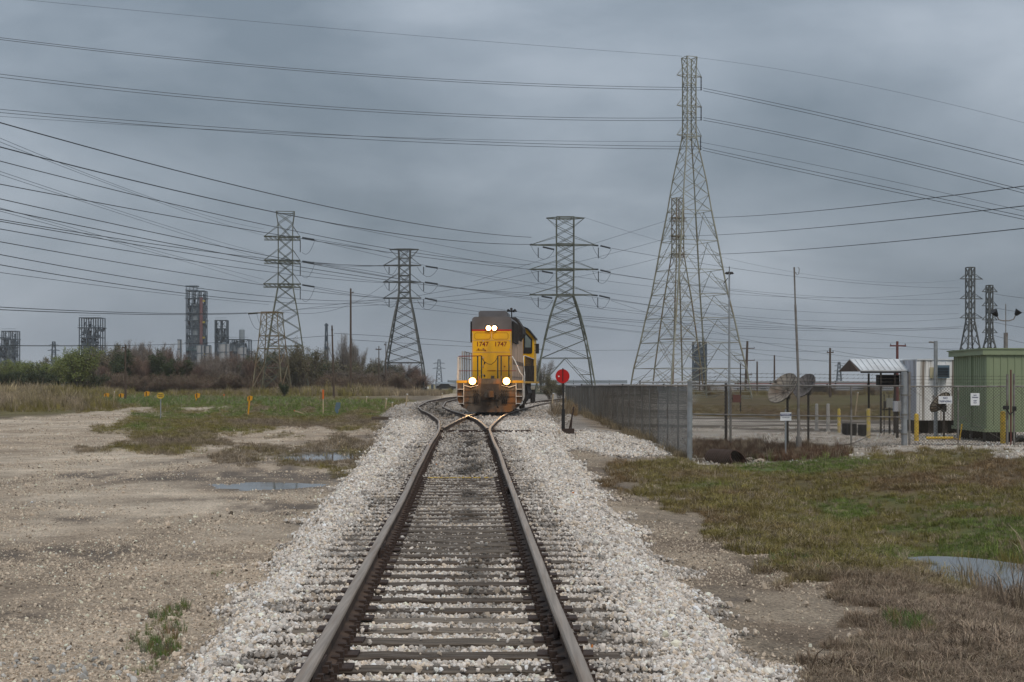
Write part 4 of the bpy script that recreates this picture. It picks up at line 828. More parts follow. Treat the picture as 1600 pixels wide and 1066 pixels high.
# the tallest
pylon(1077, 88, 190, dict(levels=[(90,11.5),(103,10.5),(117,10),(132,10),(146,10),(161,10),(176,10),(190,10),(205,10.2),(216,11),(236,15),(258,20),(282,25),(306,29),(331,33),(378,42),(423,50),(461,57),(498,66),(536,74),(576,84),(612,90)], rings=[3,6,9,14], kfrom=14,
      arms=[(119,22,22),(166,22,22),(212,22,22)], armh=15,
      ins=[('v',1098,119,1098,140),('v',1098,166,1098,187),('v',1097,213,1097,234)]),
      'tallest lattice pylon in the picture standing behind the chain link fence corner', rz=R(22), zb=gz(22, 190) - .2, lw=.085, bw=.038, member='galv_pale', leg='galv_pale')
pylon(1059, 310, 300, dict(levels=[(310,9),(324,9),(340,9),(355,9),(370,9),(385,9),(399,9.5),(420,13),(445,17),(470,21),(500,25),(530,29),(575,35),(605,38)], rings=[2,4,6,11], deck=1,
      arms=[(341,13,13,5),(369,13,13,5),(397,13,13,5)], armh=8), 'rust tinged pylon seen through the legs of the tallest pylon', member='galv_rust', leg='galv_rust', rz=R(28), lw=.12, bw=.052)
for (px, top, bot, wt, wb, arms, d, lb) in ((1516,418,600,8,22,((436,18,22),(467,18,22),(497,18,22)),420,'grey lattice pylon far right, the left one of the pair above the green shelter'),
        (1546,446,600,6,20,((456,13,14),(478,13,14),(500,13,14),(520,13,14)),440,'darker slim lattice pylon, the right one of the pair above the green shelter')):
    nlev = 9; lev = [(top + (arms[-1][0]+6-top)*k/5, wt*.75) for k in range(6)] + [(arms[-1][0]+6 + (bot-arms[-1][0]-6)*k/5, wt*.75 + (wb-wt*.75)*k/5) for k in range(1, 6)]
    pylon(px, top, d, dict(levels=lev, rings=[0,5], arms=arms, armh=8), lb, member='darksteel', leg='darksteel', rz=R(15), lw=.2, bw=.1, zb=.0)
for (px, top, w_, d, lb) in ((686,562,5,900,'tiny faint pylon on the horizon just left of the locomotive'), (84,534,5,800,'small pale double pylon between the refinery frames at far left'),(1311,566,4,900,'tiny faint mast tower on the horizon left of the white roofed shelter'),(510,506,3,420,'thin pale radio mast behind the leafless thicket left of the two bare poles')):
    lev = [(top + (602-top)*k/6, w_*(.35+.65*k/6)) for k in range(7)]
    pylon(px, top, d, dict(levels=lev, rings=[0], arms=[(top+6,w_*1.8,w_*1.8),(top+14,w_*2,w_*2)] if w_ > 3 else [(top+2,3,3)], armh=2), lb, name='distant_pylon' if w_ != 3 else 'radio_mast', member='refsteel', leg='refsteel', lw=.22, bw=.11, zb=0)
print('pylons ok')
# ------------------------------------------------------------------ power lines: each span is a thing, each conductor a part
def span(label, wires, r=.035):
    root = thing('power_line', label, 'power line', (0,0,0), 0, 'overhead power lines')
    for (p0, p1, p2, d0, d2, *ex) in wires:
        e0 = ex[0] if ex else 0; e1 = ex[1] if len(ex) > 1 else 0; rr = ex[2] if len(ex) > 2 else r
        # depth runs linearly along the span; the middle point gives the sag
        t1 = (p1[0] - p0[0]) / (p2[0] - p0[0] + 1e-9); d1 = 1 / ((1-t1)/d0 + t1/d2)
        A_, B_, C_ = P(*p0, d0), P(*p1, d1), P(*p2, d2)
        tm = (B_.x - A_.x) / (C_.x - A_.x) if abs(C_.x - A_.x) > 1 else (B_.y-A_.y)/(C_.y-A_.y)
        tm = min(.85, max(.15, tm)); pts = []
        n = 28
        for k in range(n + 1):
            t = -e0 + (1 + e0 + e1) * k / n
            l0 = (t-tm)*(t-1)/((0-tm)*(0-1)); l1 = t*(t-1)/(tm*(tm-1)); l2 = t*(t-tm)/(1-tm)
            q = A_*(1-t) + C_*t; zc = A_.z*l0 + B_.z*l1 + C_.z*l2; pts.append((q.x, q.y, max(zc, 4 if e0 else 2)))
        m = MB(); m.tube(pts, rr, 3, caps=False); m.build('conductor', M['wire'], root)
    return root
T4 = 190
span('three twin conductors from the left sky to the tallest pylon', [((0,59),(400,102),(1097,137),150,T4,.4),((0,62),(400,105),(1097,141),150.3,T4+.3,.4),((0,116),(400,158),(1097,184),150,T4,.4),((0,121),(400,162),(1097,188),150.3,T4+.3,.4),
    ((0,171),(400,203),(1097,229),150,T4,.4),((0,176),(400,208),(1097,233),150.3,T4+.3,.4),((0,182),(400,206),(1075,221),160,T4+3,.4,0,.02)], .030)
span('single thin earth wire from the top left over the tip of the tallest pylon', [((40,0),(400,34),(1066,88),150,T4,.4,0,.017),((1088,90),(1350,133),(1600,192),T4,150,0,.4,.014)], .02)
span('three twin conductors falling from the tallest pylon to the right edge', [((1099,138),(1350,192),(1600,252),T4,140,0,.5),((1099,142),(1350,197),(1600,258),T4+.3,140.3,0,.5),((1099,184),(1350,236),(1600,297),T4,140,0,.5),((1099,188),(1350,240),(1600,302),T4+.3,140.3,0,.5),
    ((1098,231),(1350,285),(1600,338),T4,140,0,.5),((1098,235),(1350,290),(1600,343),T4+.3,140.3,0,.5),((1088,221),(1350,274),(1600,330),T4,145,0,.5,.02)], .030)
span('three conductors rising from the rust tinged pylon to the right edge', [((1068,340),(1350,322),(1600,291),300,110,0,.3),((1068,369),(1350,349),(1600,322),300,110,0,.3),((1068,398),(1350,382),(1600,357),300,110,0,.3)], .040)
span('three conductors crossing down leftwards from the rust tinged pylon', [((740,440),(905,388),(1051,342),255,300),((650,463),(880,415),(1051,370),250,300),((600,473),(880,437),(1050,398),250,300)], .030)
span('two heavy conductors from the left edge to the top arm of the wide armed pylon', [((0,192),(410,300),(830,371),95,235,.3),((0,230),(430,332),(830,382),95,235,.3)], .045)
span('four conductors from the left edge to the lower arms of the wide armed pylon', [((0,252),(440,357),(829,414),100,235,.3),((0,288),(440,368),(829,421),100,235,.3),((0,327),(420,409),(828,458),100,235,.3),((0,311),(420,400),(828,462),100,235,.3)], .034)
span('thin paired conductors from the left edge to the decks of the decked pylon', [((0,216),(200,296),(413,358),100,232,.3),((0,222),(200,299),(413,368),100,232,.3),((0,268),(200,334),(413,397),100,232,.3),((0,273),(200,338),(413,406),100,232,.3),((0,325),(200,380),(413,437),100,232,.3),((0,330),(200,384),(413,445),100,232,.3)], .019)
span('six conductors from the left edge towards the dark jumpered pylon', [((0,343),(250,383),(600,415),100,250,.3),((0,346),(300,397),(600,441),100,250,.3),((0,358),(300,408),(600,442),100,250,.3),((0,378),(300,429),(600,466),100,250,.3),((0,398),(300,449),(600,469),100,250,.3),((0,414),(300,460),(600,471),100,250,.3)], .032)
span('lowest thin conductor sloping from the left edge behind the refinery tower', [((0,426),(200,452),(420,476),110,232,.3)], .022)
span('pair of nearly level conductors from the left edge to the short lattice tower', [((0,480),(200,488.5),(386,489),120,215,.3,0,.036),((0,484),(200,491),(386,490),120,215,.3,0,.036)], .035)
span('conductors fanning right from the short lattice tower to the dark jumpered pylon', [((440,487),(540,474),(600,467),215,250),((445,488),(560,470),(606,440),215,250),((440,485),(620,475),(828,462),215,235)], .024)
span('conductors linking the decked pylon and the dark jumpered pylon', [((491,374),(550,384),(607,396),232,250),((491,411),(545,416),(600,415),232,250),((491,413),(560,421),(620,432),232,250),((491,450),(560,462),(600,466),232,250),((475,408),(560,415),(600,416),232,250)], .032)
span('long sagging conductors from the decked pylon across to the far right pylon pair', [((472,371),(900,460),(1500,497),232,420),((472,408),(900,478),(1500,513),232,420),((472,340),(900,420),(1500,467),232,420),((472,445),(900,507),(1500,545),232,420)], .030)
span('conductors from the dark jumpered pylon to the far right pylon pair', [((684,419),(1100,475),(1498,490),250,420),((684,445),(1100,497),(1498,512),250,420),((684,470),(1100,520),(1498,535),250,420),((655,391),(1100,456),(1500,455),250,420)], .030)
span('conductors from the wide armed pylon to the far right pylon pair', [((955,388),(1240,432),(1500,450),235,420),((954,427),(1240,465),(1500,476),235,420),((953,467),(1240,508),(1500,530),235,420),((860,493),(1180,514),(1530,511),235,430),((860,490),(1180,511),(1530,508),235,430),((913,340),(1200,418),(1510,436),235,420,0,0,.02)], .034)
span('distribution wires along the utility poles over the thicket', [((196,540),(370,534),(522,524),170,180,.5),((522,521),(640,528),(860,548),180,260),((548,531),(700,540),(860,546),180,260),((0,540),(100,540),(196,540),160,170,.2),((548,472),(800,498),(1165,540),180,300,0,0,.02)], .026)
span('distribution wires along the utility poles behind the compound', [((870,548),(1020,547),(1165,546),260,280),((1165,545),(1230,549),(1297,548),280,260),((1297,547),(1350,556),(1402,562),260,240),((1165,550),(1400,575),(1600,585),280,240,0,.2),((1100,562),(1350,563),(1600,560),280,300),((1402,541),(1500,548),(1600,556),240,240,0,.2),((955,470),(1240,545),(1500,566),260,300)], .026)
span('conductors running off right from the far pylon pair', [((1536,456),(1570,462),(1600,466),420,350,0,1),((1536,478),(1570,484),(1600,489),420,350,0,1),((1540,500),(1570,507),(1600,512),420,350,0,1),((1540,520),(1570,529),(1600,536),420,350,0,1)], .05)
print('wires ok')
# ------------------------------------------------------------------ chain link fences
def chain_panel(parent, a, b_, h0, h1, za, zb_, pitch=.07, wr=.0022, m_='mesh', name='mesh_panel'):
    """two families of crossing wires between posts a and b (local xy), clipped to the panel; h0..h1 above ground"""
    a = Vector(a); b_ = Vector(b_); Lh = (b_ - a).length; H = h1 - h0; m = MB(); n = int((Lh + H) / pitch)
    def pt(u, v, off):
        q = a.lerp(b_, u / Lh); nrm = Vector((-(b_-a).y, (b_-a).x)).normalized() * off; return (q.x + nrm.x, q.y + nrm.y, za + (zb_-za) * u / Lh + h0 + v)
    for s_ in (0, 1):
        for k in range(n):
            u0 = -H + (k + .5) * pitch; u1 = u0 + H; v0, v1 = 0, H
            if u0 < 0: v0 = -u0; u0 = 0
            if u1 > Lh: v1 = H - (u1 - Lh); u1 = Lh
            if u1 - u0 < .02: continue
            if s_: p_, q_ = pt(u0, H - v0, -.003), pt(u1, H - v1, -.003)
            else: p_, q_ = pt(u0, v0, .003), pt(u1, v1, .003)
            m.tube([p_, q_], wr, 3, caps=False)
    o = m.build(name, M[m_], parent); return o
# side fence running away along the track
x1, y1 = 5.78, 49.; x2, y2 = 4.55, 128.
zc0 = gz(x1, y1); zc = lambda x, y: gz(x, y)
fen = thing('chain_link_fence', 'grey chain link fence running away beside the track from its bluish corner post', 'fence', (0, 0, 0))
n = 26; TOP1 = CAMZ - .0
pts = [(x1 + (x2-x1)*k/n, y1 + (y2-y1)*k/n) for k in range(n+1)]
def topz(y): return float(np.interp(y, [49, 128], [1.50, 1.36]))
for k in range(n+1):
    x, y = pts[k]; zb = zc(x, y); r_ = .085 if k == 0 else .03; m = MB(); m.tube([(x,y,zb-.2),(x,y,topz(y) + (.02 if k else .10))], r_, 10)
    if k == 0:
        for zz_ in (.25, .8, 1.4, 2.0): m.tube([(x,y,zb+zz_),(x,y,zb+zz_+.05)], r_+.012, 10)
        m.tube([(x,y,topz(y)+.1),(x,y,topz(y)+.14)], .09, 10)
    m.build('post', M['gpost'] if k == 0 else M['gpost_old'], fen)
for k in range(n):
    a, b_ = pts[k], pts[k+1]; za, zb = zc(*a), zc(*b_)
    chain_panel(fen, a, b_, 0, 0, za, zb) if False else None
    # panel from ground to top rail
    H = (topz(a[1]) - za + topz(b_[1]) - zb) / 2
    chain_panel(fen, a, b_, .02, H, za, topz(b_[1]) - H if True else zb, .075 if k < 8 else .11, .0030 if k < 8 else .0042, 'mesh2' if k > 2 else 'mesh')
    m = MB(); m.tube([(a[0],a[1],topz(a[1])),(b_[0],b_[1],topz(b_[1]))], .021, 6); m.build('top_rail', M['gpost_old'], fen)
# front fence from the corner to the gate post
fr = thing('chain_link_fence', 'see-through chain link fence with barbed wire between the corner post and the thick gate post', 'fence', (0,0,0))
gx, gy = (1413-800)*58/F, 58.; F2 = [(x1, y1), ((1143-800)*50.6/F, 50.6), ((1247-800)*53.2/F, 53.2), ((1330-800)*55.6/F, 55.6), (gx, gy)]
def ft_(k): return float(np.interp(F2[k][0], [x1, gx], [1.50, 1.47]))
for k in range(4):
    a, b_ = F2[k], F2[k+1]; za, zb = zc(*a), zc(*b_); H = (ft_(k) - za + ft_(k+1) - zb) / 2
    chain_panel(fr, a, b_, .0, H, za, zb, .12, .0060, 'mesh2')
    m = MB(); m.tube([(a[0],a[1],ft_(k)),(b_[0],b_[1],ft_(k+1))], .028, 6); m.build('top_rail', M['gpost_old'], fr)
    zm0 = float(np.interp(a[0],[x1,gx],[.57,.27])); zm1 = float(np.interp(b_[0],[x1,gx],[.57,.27])); m = MB(); m.tube([(a[0],a[1],zm0),(b_[0],b_[1],zm1)], .022, 6); m.build('middle_rail', M['gpost_old'], fr)
    for j, dz in enumerate((.15,.28,.41)):
        m = MB(); a0 = .0 if k else .25; A_, B_ = Vector((a[0]+.0,a[1],ft_(k)+dz)), Vector((b_[0],b_[1],ft_(k+1)+dz)); m.tube([A_, B_], .006, 3)
        for q in range(int((B_-A_).length/.3)): c_ = A_.lerp(B_, (q+.5)/((B_-A_).length/.3)); m.tube([c_+Vector((-.03,0,-.03)), c_+Vector((.03,0,.03))], .005, 3)
        m.build('barbed_wire', M['mesh2'], fr)
    if k > 1:
        m = MB(); m.tube([(b_[0],b_[1],zc(*b_)-.2),(b_[0],b_[1],ft_(k+1))], .035, 8); m.build('post', M['gpost_old'], fr)
# thin tall mast at the fence
tp = thing('antenna_mast', 'tall thin grey mast with a small loop antenna on top at the front fence', 'mast', (F2[2][0], F2[2][1]-.12, zc(*F2[2])))
m = MB(); m.tube([(0,0,0),(-.02,0,2.8),(-.12,0,5.2)], .055, 8, r2=.04); m.tube([(-.12,0,5.2),(-.16,0,CAMZ+(600-418)*53.2/F-zc(*F2[2]))], .03, 6); m.tube([(0,0,0),(0,0,.55)], .10, 10); m.build('pole', M['gpost_old'], tp)
h = CAMZ+(600-425)*53.2/F-zc(*F2[2]); m = MB(); m.tube([(-.14,0,h),(-.05,0,h-.12),(.0,0,h-.08),(.02,0,h+.1),(-.03,0,h+.16)], .014, 4); m.build('antenna', M['gpost_old'], tp)
# gates
def gate(xa, xb, y, label, posts, mid):
    g = thing('swing_gate', label, 'gate', (xa, y, 0)); w_ = xb - xa; z0, z1 = CAMZ - 95*y/F, CAMZ - 4*y/F
    for q, (x, top) in enumerate(posts): 
        m = MB(); r_ = .045; m.tube([(x,0,z0-.05),(x,0,top)], r_, 8); m.build('post', M['gpost_old'], g)
    m = MB(); m.tube([(0,0,z0),(w_,0,z0)], .03, 6); m.build('bottom_rail', M['gpost_old'], g)
    m = MB(); m.tube([(0,0,z1),(w_,0,z1)], .03, 6); m.build('top_rail', M['gpost_old'], g)
    if mid: m = MB(); m.tube([(mid,0,z0),(mid,0,z1)], .028, 6); m.build('middle_post', M['gpost_old'], g)
    m = MB(); m.tube([(0,.02,z1-.05),(mid or w_,.02,z0+(z1-z0)*.42)], .010, 4); m.tube([(w_,.02,z1-.12),(mid or 0,.02,z0+(z1-z0)*.42)], .010, 4); m.tube([(mid or 0,.02,z0+(z1-z0)*.5),(w_,.02,z0+.1)], .010, 4); m.tube([(0,.02,z0+.1),(.45,.02,z0+.4)],.01,4); m.build('truss_rod', M['gpost_old'], g)
    for dz in (.13,.26,.39): m = MB(); m.tube([(0,0,z1+dz),(w_,0,z1+dz)], .006, 3); [m.tube([(u-.03,0,z1+dz-.03),(u+.03,0,z1+dz+.03)], .005, 3) for u in np.arange(.15, w_, .3)]; m.build('barbed_wire', M['mesh2'], g)
    chain_panel(g, (0,-.01), (w_,-.01), z0, z1, 0, 0, .12, .0062, 'mesh2'); return g
def wx(px, d): return (px - 800) * d / F
post = thing('gate_post', 'thick grey steel post between the see-through fence and the gate', 'post', (wx(1413,58), 58, zc(gx, gy)))
hz = lambda py, d: CAMZ + (600-py)*d/F
m = MB(); z0 = zc(gx, gy); m.tube([(0,0,-.1),(0,0,hz(581,58)-z0)], .115, 12); m.build('post', M['gpost'], post)
m = MB(); [m.tube([(0,0,q),(0,0,q+.07)], .13, 12) for q in (.4, 1.15, 1.9)]; [m.box(.05,.28,-.03,.03,q,q+.05) for q in (.5, 1.9)]; m.build('hinge', M['gpost_old'], post)
g1 = gate(wx(1421,58), wx(1574,58), 58., 'chain link gate hung with two white notices in front of the green shelter', [(0, hz(581,58)), (wx(1574,58)-wx(1421,58), hz(585,58))], wx(1497,58)-wx(1421,58))
g2 = gate(wx(1585,58), wx(1735,58), 58.05, 'chain link gate leaf at the far right edge beyond the red-brown drop bar', [(0, hz(584,58)), (3.7, hz(584,58))], 1.85)
db = thing('drop_bar', 'thin red-brown drop bar with a chained latch between the two gate leaves', 'drop bar', (wx(1579.5,57.9), 57.9, zc(wx(1580,58), 58)))
zz0 = zc(wx(1580,58), 58); m = MB(); m.tube([(0,0,.0),(0,0,hz(578,58)-zz0)], .032, 8); m.build('bar', M['redbrown'], db); m = MB(); m.box(-.30,-.08,-.05,.03,hz(640,58)-zz0,hz(634,58)-zz0); m.box(.06,.2,-.05,.03,hz(642,58)-zz0,hz(635,58)-zz0); m.tube([(-.2,-.06,hz(638,58)-zz0),(-.05,-.07,hz(648,58)-zz0),(.12,-.06,hz(641,58)-zz0)], .03, 5); m.build('latch', M['black'], db)
def sign(name, x, y, z, w_, h_, label, cat, lines, m_='signwhite', ink='signblue', rz=0):
    s_ = thing(name, label, cat, (x, y, z), rz); m = MB(); m.box(-w_/2, w_/2, -.006, .006, -h_/2, h_/2); m.build('sign_plate', M[m_], s_)
    for (txt, size, dz, sx) in lines: lettering(txt, size, M[ink], s_, (0, -.009, dz), sx)
    return s_
sign('notice_sign', wx(1477,57.9), 57.9, hz(625,57.9), .52, .29, 'wide white notice reading NO TRESPASSING in front of the dish on the gate', 'sign', [('NO', .11, .07, 1), ('TRESPASSING', .10, -.06, .78)])
sign('notice_sign', wx(1523.5,57.9), 57.9, hz(624,57.9), .34, .47, 'upright white notice with small print on the gate before the green shelter', 'sign', [('NO', .075, .15, 1), ('TRESPASSING', .055, .07, .75), ('KEEP', .06, -.06, 1), ('OUT', .06, -.14, 1)])
# warning sign on thin post in front of the fence
d = 51.; x = wx(1227.5, d); zb = gz(x, d)
ws = thing('warning_sign', 'small white warning sign on a thin post in front of the large dish', 'sign', (x, d, zb)); m = MB(); m.tube([(0,0,-.1),(0,0,hz(640,d)-zb)], .03, 6); m.build('post', M['gpost'], ws)
m = MB(); zc_ = hz(651,d)-zb; m.box(-.185,.185,-.045,-.033,zc_-.14,zc_+.14); m.build('sign_plate', M['signwhite'], ws)
m = MB(); m.box(-.18,.18,-.05,-.046,zc_+.015,zc_+.10); m.build('header_band', M['signblue'], ws)
lettering('WARNING', .075, M['signwhite'], ws, (0,-.056,zc_+.055), .85); lettering('DO NOT DIG', .045, M['signblue'], ws, (0,-.05,zc_-.03), .9)

# ------------------------------------------------------------------ green shelter
d0 = 61.; X0 = wx(1541, d0); gs = thing('equipment_shelter', 'sage green ribbed steel equipment shelter raised on dark skids behind the gate', 'shelter', (X0, d0, 0))
zb, zt = hz(670, d0), hz(546, d0); bx = wx(1490, 66) - X0; byy = 5.0       # left face recedes, right face runs along the gate
Lf = Vector((bx, byy, 0)); Rf = Vector((8.4, .9, 0)); Bk = Lf + Rf
m = MB(); q = [Vector((0,0,0)), Rf, Bk, Lf]; m.add([(p_.x,p_.y,zb) for p_ in q] + [(p_.x,p_.y,zt) for p_ in q], [(0,1,2,3),(7,6,5,4),(0,4,5,1),(1,5,6,2),(2,6,7,3),(3,7,4,0)]); m.build('wall', M['shelter'], gs)
def on(face, u, out_=0.0):
    L_ = face.length; n_ = Vector((face.y, -face.x, 0)).normalized() * (1 if face is Rf else -1) * 1.0
    p_ = face * (u / L_); return p_ + n_ * out_
def rib(face, u, w_, out_, z0, z1, m_, name):
    a = on(face, u - w_/2, .002); b_ = on(face, u + w_/2, .002); c_ = on(face, u + w_/2 - .012, out_); e_ = on(face, u - w_/2 + .012, out_)
    m = MB(); m.add([(p_.x,p_.y,z0) for p_ in (a,b_,c_,e_)] + [(p_.x,p_.y,z1) for p_ in (a,b_,c_,e_)], [(0,1,2,3),(7,6,5,4),(0,4,5,1),(1,5,6,2),(2,6,7,3),(3,7,4,0)]); return m.build(name, M[m_], gs)
for k in range(27): rib(Rf, .32 + k*.30, .05, .03, zb+.16, zt-.24, 'shelter', 'rib')
for k in range(16): rib(Lf, .32 + k*.30, .05, .03, zb+.16, zt-.24, 'shelter', 'rib')
rib(Lf, Lf.length*.42, .22, .07, zb+.05, zt-.2, 'shelter_d', 'trim_post'); rib(Rf, .08, .16, .02, zb, zt-.2, 'shelter_d', 'trim_post')
def slab(z0, z1, ov, m_, name):
    c_ = (Bk) / 2; m = MB(); qq = [p_ + (p_ - c_).normalized() * ov for p_ in q]; m.add([(p_.x,p_.y,z0) for p_ in qq] + [(p_.x,p_.y,z1) for p_ in qq], [(0,1,2,3),(7,6,5,4),(0,4,5,1),(1,5,6,2),(2,6,7,3),(3,7,4,0)]); return m.build(name, M[m_], gs)
slab(zt-.002, zt+.05, .30, 'shelter_d', 'roof'); slab(zt-.22, zt-.003, .22, 'shelter', 'fascia'); slab(zb-.14, zb-.002, .10, 'shelter_d', 'base_beam')
for u in (.3, .9, 2.4, 3.6, 5.2, 6.6, 8.0):
    for vv in (.1, .9): p_ = Rf * (u/8.45) + Lf * vv; m = MB(); zg = gz(X0+p_.x, d0+p_.y); m.box(p_.x-.22,p_.x+.22,p_.y-.2,p_.y+.2,zg-.05,zb-.142); m.build('skid', M['black'], gs)
# ------------------------------------------------------------------ white building with stains
d0 = 71.; X0 = wx(1432, d0); wb = thing('panel_building', 'white metal building streaked with dark stains between the canopy and the green shelter', 'building', (X0, d0, 0), R(-3))
zb, zt = hz(657,d0), hz(563,d0); Wl = X0 - wx(1404, d0+2); m = MB()
a = [(0,0),(2.6,.2),(2.2,4.2),(-Wl,3.6)]; a = [(0,0),(2.75,.1),(2.4,4.4),(-Wl*1.0,2.2)]
m.add([(p_[0],p_[1],zb) for p_ in a] + [(p_[0],p_[1],zt) for p_ in a], [(0,1,2,3),(7,6,5,4),(0,4,5,1),(1,5,6,2),(2,6,7,3)], 0); m.add([(0,0,zb),(0,0,zt),(-Wl,2.2,zt),(-Wl,2.2,zb)], [(0,3,2,1)], 1)
m.build('wall', [M['bldwhite'], M['bldshade_boxgrey']], wb)  # left face gets the grey copy: shade painted into a white wall
m = MB(); e_ = .06; m.add([(p_[0]*1.05,p_[1]-e_,zt+.002) for p_ in a] + [(p_[0]*1.05,p_[1]-e_,zt+.06) for p_ in a], [(0,1,2,3),(7,6,5,4),(0,4,5,1),(1,5,6,2),(2,6,7,3),(3,7,4,0)]); m.build('roof', M['roofw'], wb)
for k in range(9): m = MB(); u = .15 + k*.31; m.box(u-.02,u+.02,-.03+u*.036,.0+u*.036,zb+.02,zt-.02); m.build('seam', M['bldwhite'], wb)
for k in range(1,5): m = MB(); q_ = k/5; m.box(-Wl*q_-.015,-Wl*q_+.015,2.2*q_-.03,2.2*q_-.0,zb+.02,zt-.02); m.build('seam', M['bldshade_boxgrey'], wb)
m = MB(); m.box(.62,.82,-.10,.05,hz(591,71),hz(574,71)); m.build('vent_box', M['cream'], wb)
m = MB(); m.box(.84,1.42,-.5,.06,hz(591,71),hz(571,71)); ac = m.build('air_conditioner', M['acblue'], wb)
m = MB(); [m.box(.88,1.38,-.53,-.502,hz(590,71)+.05+k*.075,hz(590,71)+.08+k*.075) for k in range(6)]; m.build('louvre', M['undercar'], ac)
for u in (.1,.75,1.4,2.05,2.55): m = MB(); m.box(u-.12,u+.12,.35,3.2,zc(X0,d0)-.1,zb-.003); m.build('base', M['undercar'], wb)
# canopy with ribbed white roof
d0 = 72.; X0 = wx(1345, d0); cp = thing('canopy', 'open canopy with white ribbed gable roof on dark posts left of the white building', 'canopy', (X0, d0, 0), R(2))
ze, zr2 = hz(578.5,d0), hz(561,d0+1.2); Ln = 2.2
Ln = wx(1432,d0) - X0 + .6
m = MB(); th_ = .05
m.add([(0,0,ze),(Ln,0,ze),(Ln,1.3,zr2),(-.2,1.3,zr2),(0,0,ze-th_),(Ln,0,ze-th_),(Ln,1.3,zr2-th_),(-.2,1.3,zr2-th_)], [(0,1,2,3),(7,6,5,4),(0,4,5,1),(0,3,7,4),(1,5,6,2)])
m.add([(-.4,2.6,ze),(Ln,2.6,ze),(Ln,1.3,zr2-.001),(-.2,1.3,zr2-.001),(-.4,2.6,ze-th_),(Ln,2.6,ze-th_),(Ln,1.31,zr2-th_),(-.2,1.31,zr2-th_)], [(3,2,1,0),(4,5,6,7),(0,4,5,1),(0,3,7,4),(1,5,6,2)]); m.build('roof', M['roofw'], cp)
for k in range(12): u = .1 + k*Ln/12; m = MB(); m.tube([(u,-.0,ze+.02),(u-.05,1.28,zr2+.02)], .018, 4); m.build('roof_rib', M['roofw'], cp)
m = MB(); m.add([(-.12,.05,ze-.05),(-.45,2.5,ze-.05),(-.22,1.3,zr2-.06),(.0,.05,ze-.05),(-.3,2.5,ze-.05),(-.1,1.3,zr2-.06)], [(0,1,2),(5,4,3),(0,3,4,1),(1,4,5,2),(2,5,3,0)]); m.build('gable', M['wood'], cp)
m = MB(); m.box(.0,Ln,.0,.06,ze-.14,ze-.052); m.build('beam', M['black'], cp)
zg = zc(X0, d0)
for u, vv in ((wx(1377.5,72)-X0,.1),(wx(1400.5,72)-X0,.2),(wx(1379,72)-X0,2.4)): m = MB(); m.box(u-.04,u+.04,vv-.04,vv+.04,zg-.1,ze-.141); m.build('post', M['undercar'], cp)
def simple(name, label, cat, x, y, parts, rz=0, z=None, group=None):
    t_ = thing(name, label, cat, (x, y, gz(x, y) if z is None else z), rz, group)
    for nm, mb, mt in parts: mb.build(nm, M[mt] if isinstance(mt, str) else mt, t_)
    return t_
def B(*a): m = MB(); m.box(*a); return m
def T(pts, r, n=8, **k): m = MB(); m.tube(pts, r, n, **k); return m
x = wx(1387, 73.5); z = hz(603,73.5); simple('control_cabinet', 'black box cabinet hanging under the canopy beside the white building', 'cabinet', x, 73.5, [('body', B(-.5,.5,-.3,.3,0,hz(587,73.5)-z), 'black'), ('lid', B(-.52,.52,-.32,.32,hz(587,73.5)-z+.002,hz(587,73.5)-z+.04), 'undercar')], z=z)
zg = gz(wx(1389,69), 69); hh = hz(637,69)-zg
m = MB(); [m.tube([(u,0,0),(u,0,hh+.6)], .02, 5) for u in (-.22,.0,.22)]; m.box(-.3,.3,-.02,.02,hh-.12,hh-.06)
simple('meter_stand', 'grey meter box on a pipe stand beneath the canopy', 'meter', wx(1389,69), 69, [('stand', m, 'undercar'), ('box', B(-.14,.17,-.12,-.03,hh,hh+.44), 'panelgrey'), ('box', B(-.26,-.16,-.1,-.03,hh-.02,hh+.3), 'undercar'), ('conduit', T([(.02,-.07,hh),(.03,-.07,.1)], .03, 6), 'undercar')])
simple('utility_box', 'blue-grey cabinet standing directly left of the thick gate post', 'cabinet', wx(1402,66), 66, [('body', B(-.16,.16,-.15,.15,hz(643,66)-gz(wx(1402,66),66),hz(627,66)-gz(wx(1402,66),66)), 'bldshade_boxgrey'), ('leg', B(-.05,.05,-.05,.05,0,hz(643,66)-gz(wx(1402,66),66)-.002), 'undercar')])
x = wx(1462, 66); zg = gz(x, 66); H = hz(533,66)-zg; simple('light_pole', 'grey pole with a short lamp arm in front of the streaked white building', 'pole', x, 66, [('pole', T([(0,0,-.1),(0,0,H)], .085, 10), 'gpost'), ('arm', T([(0,0,H-.08),(-.22,0,H-.04),(-.3,0,H-.06)], .035, 6), 'gpost_old')])
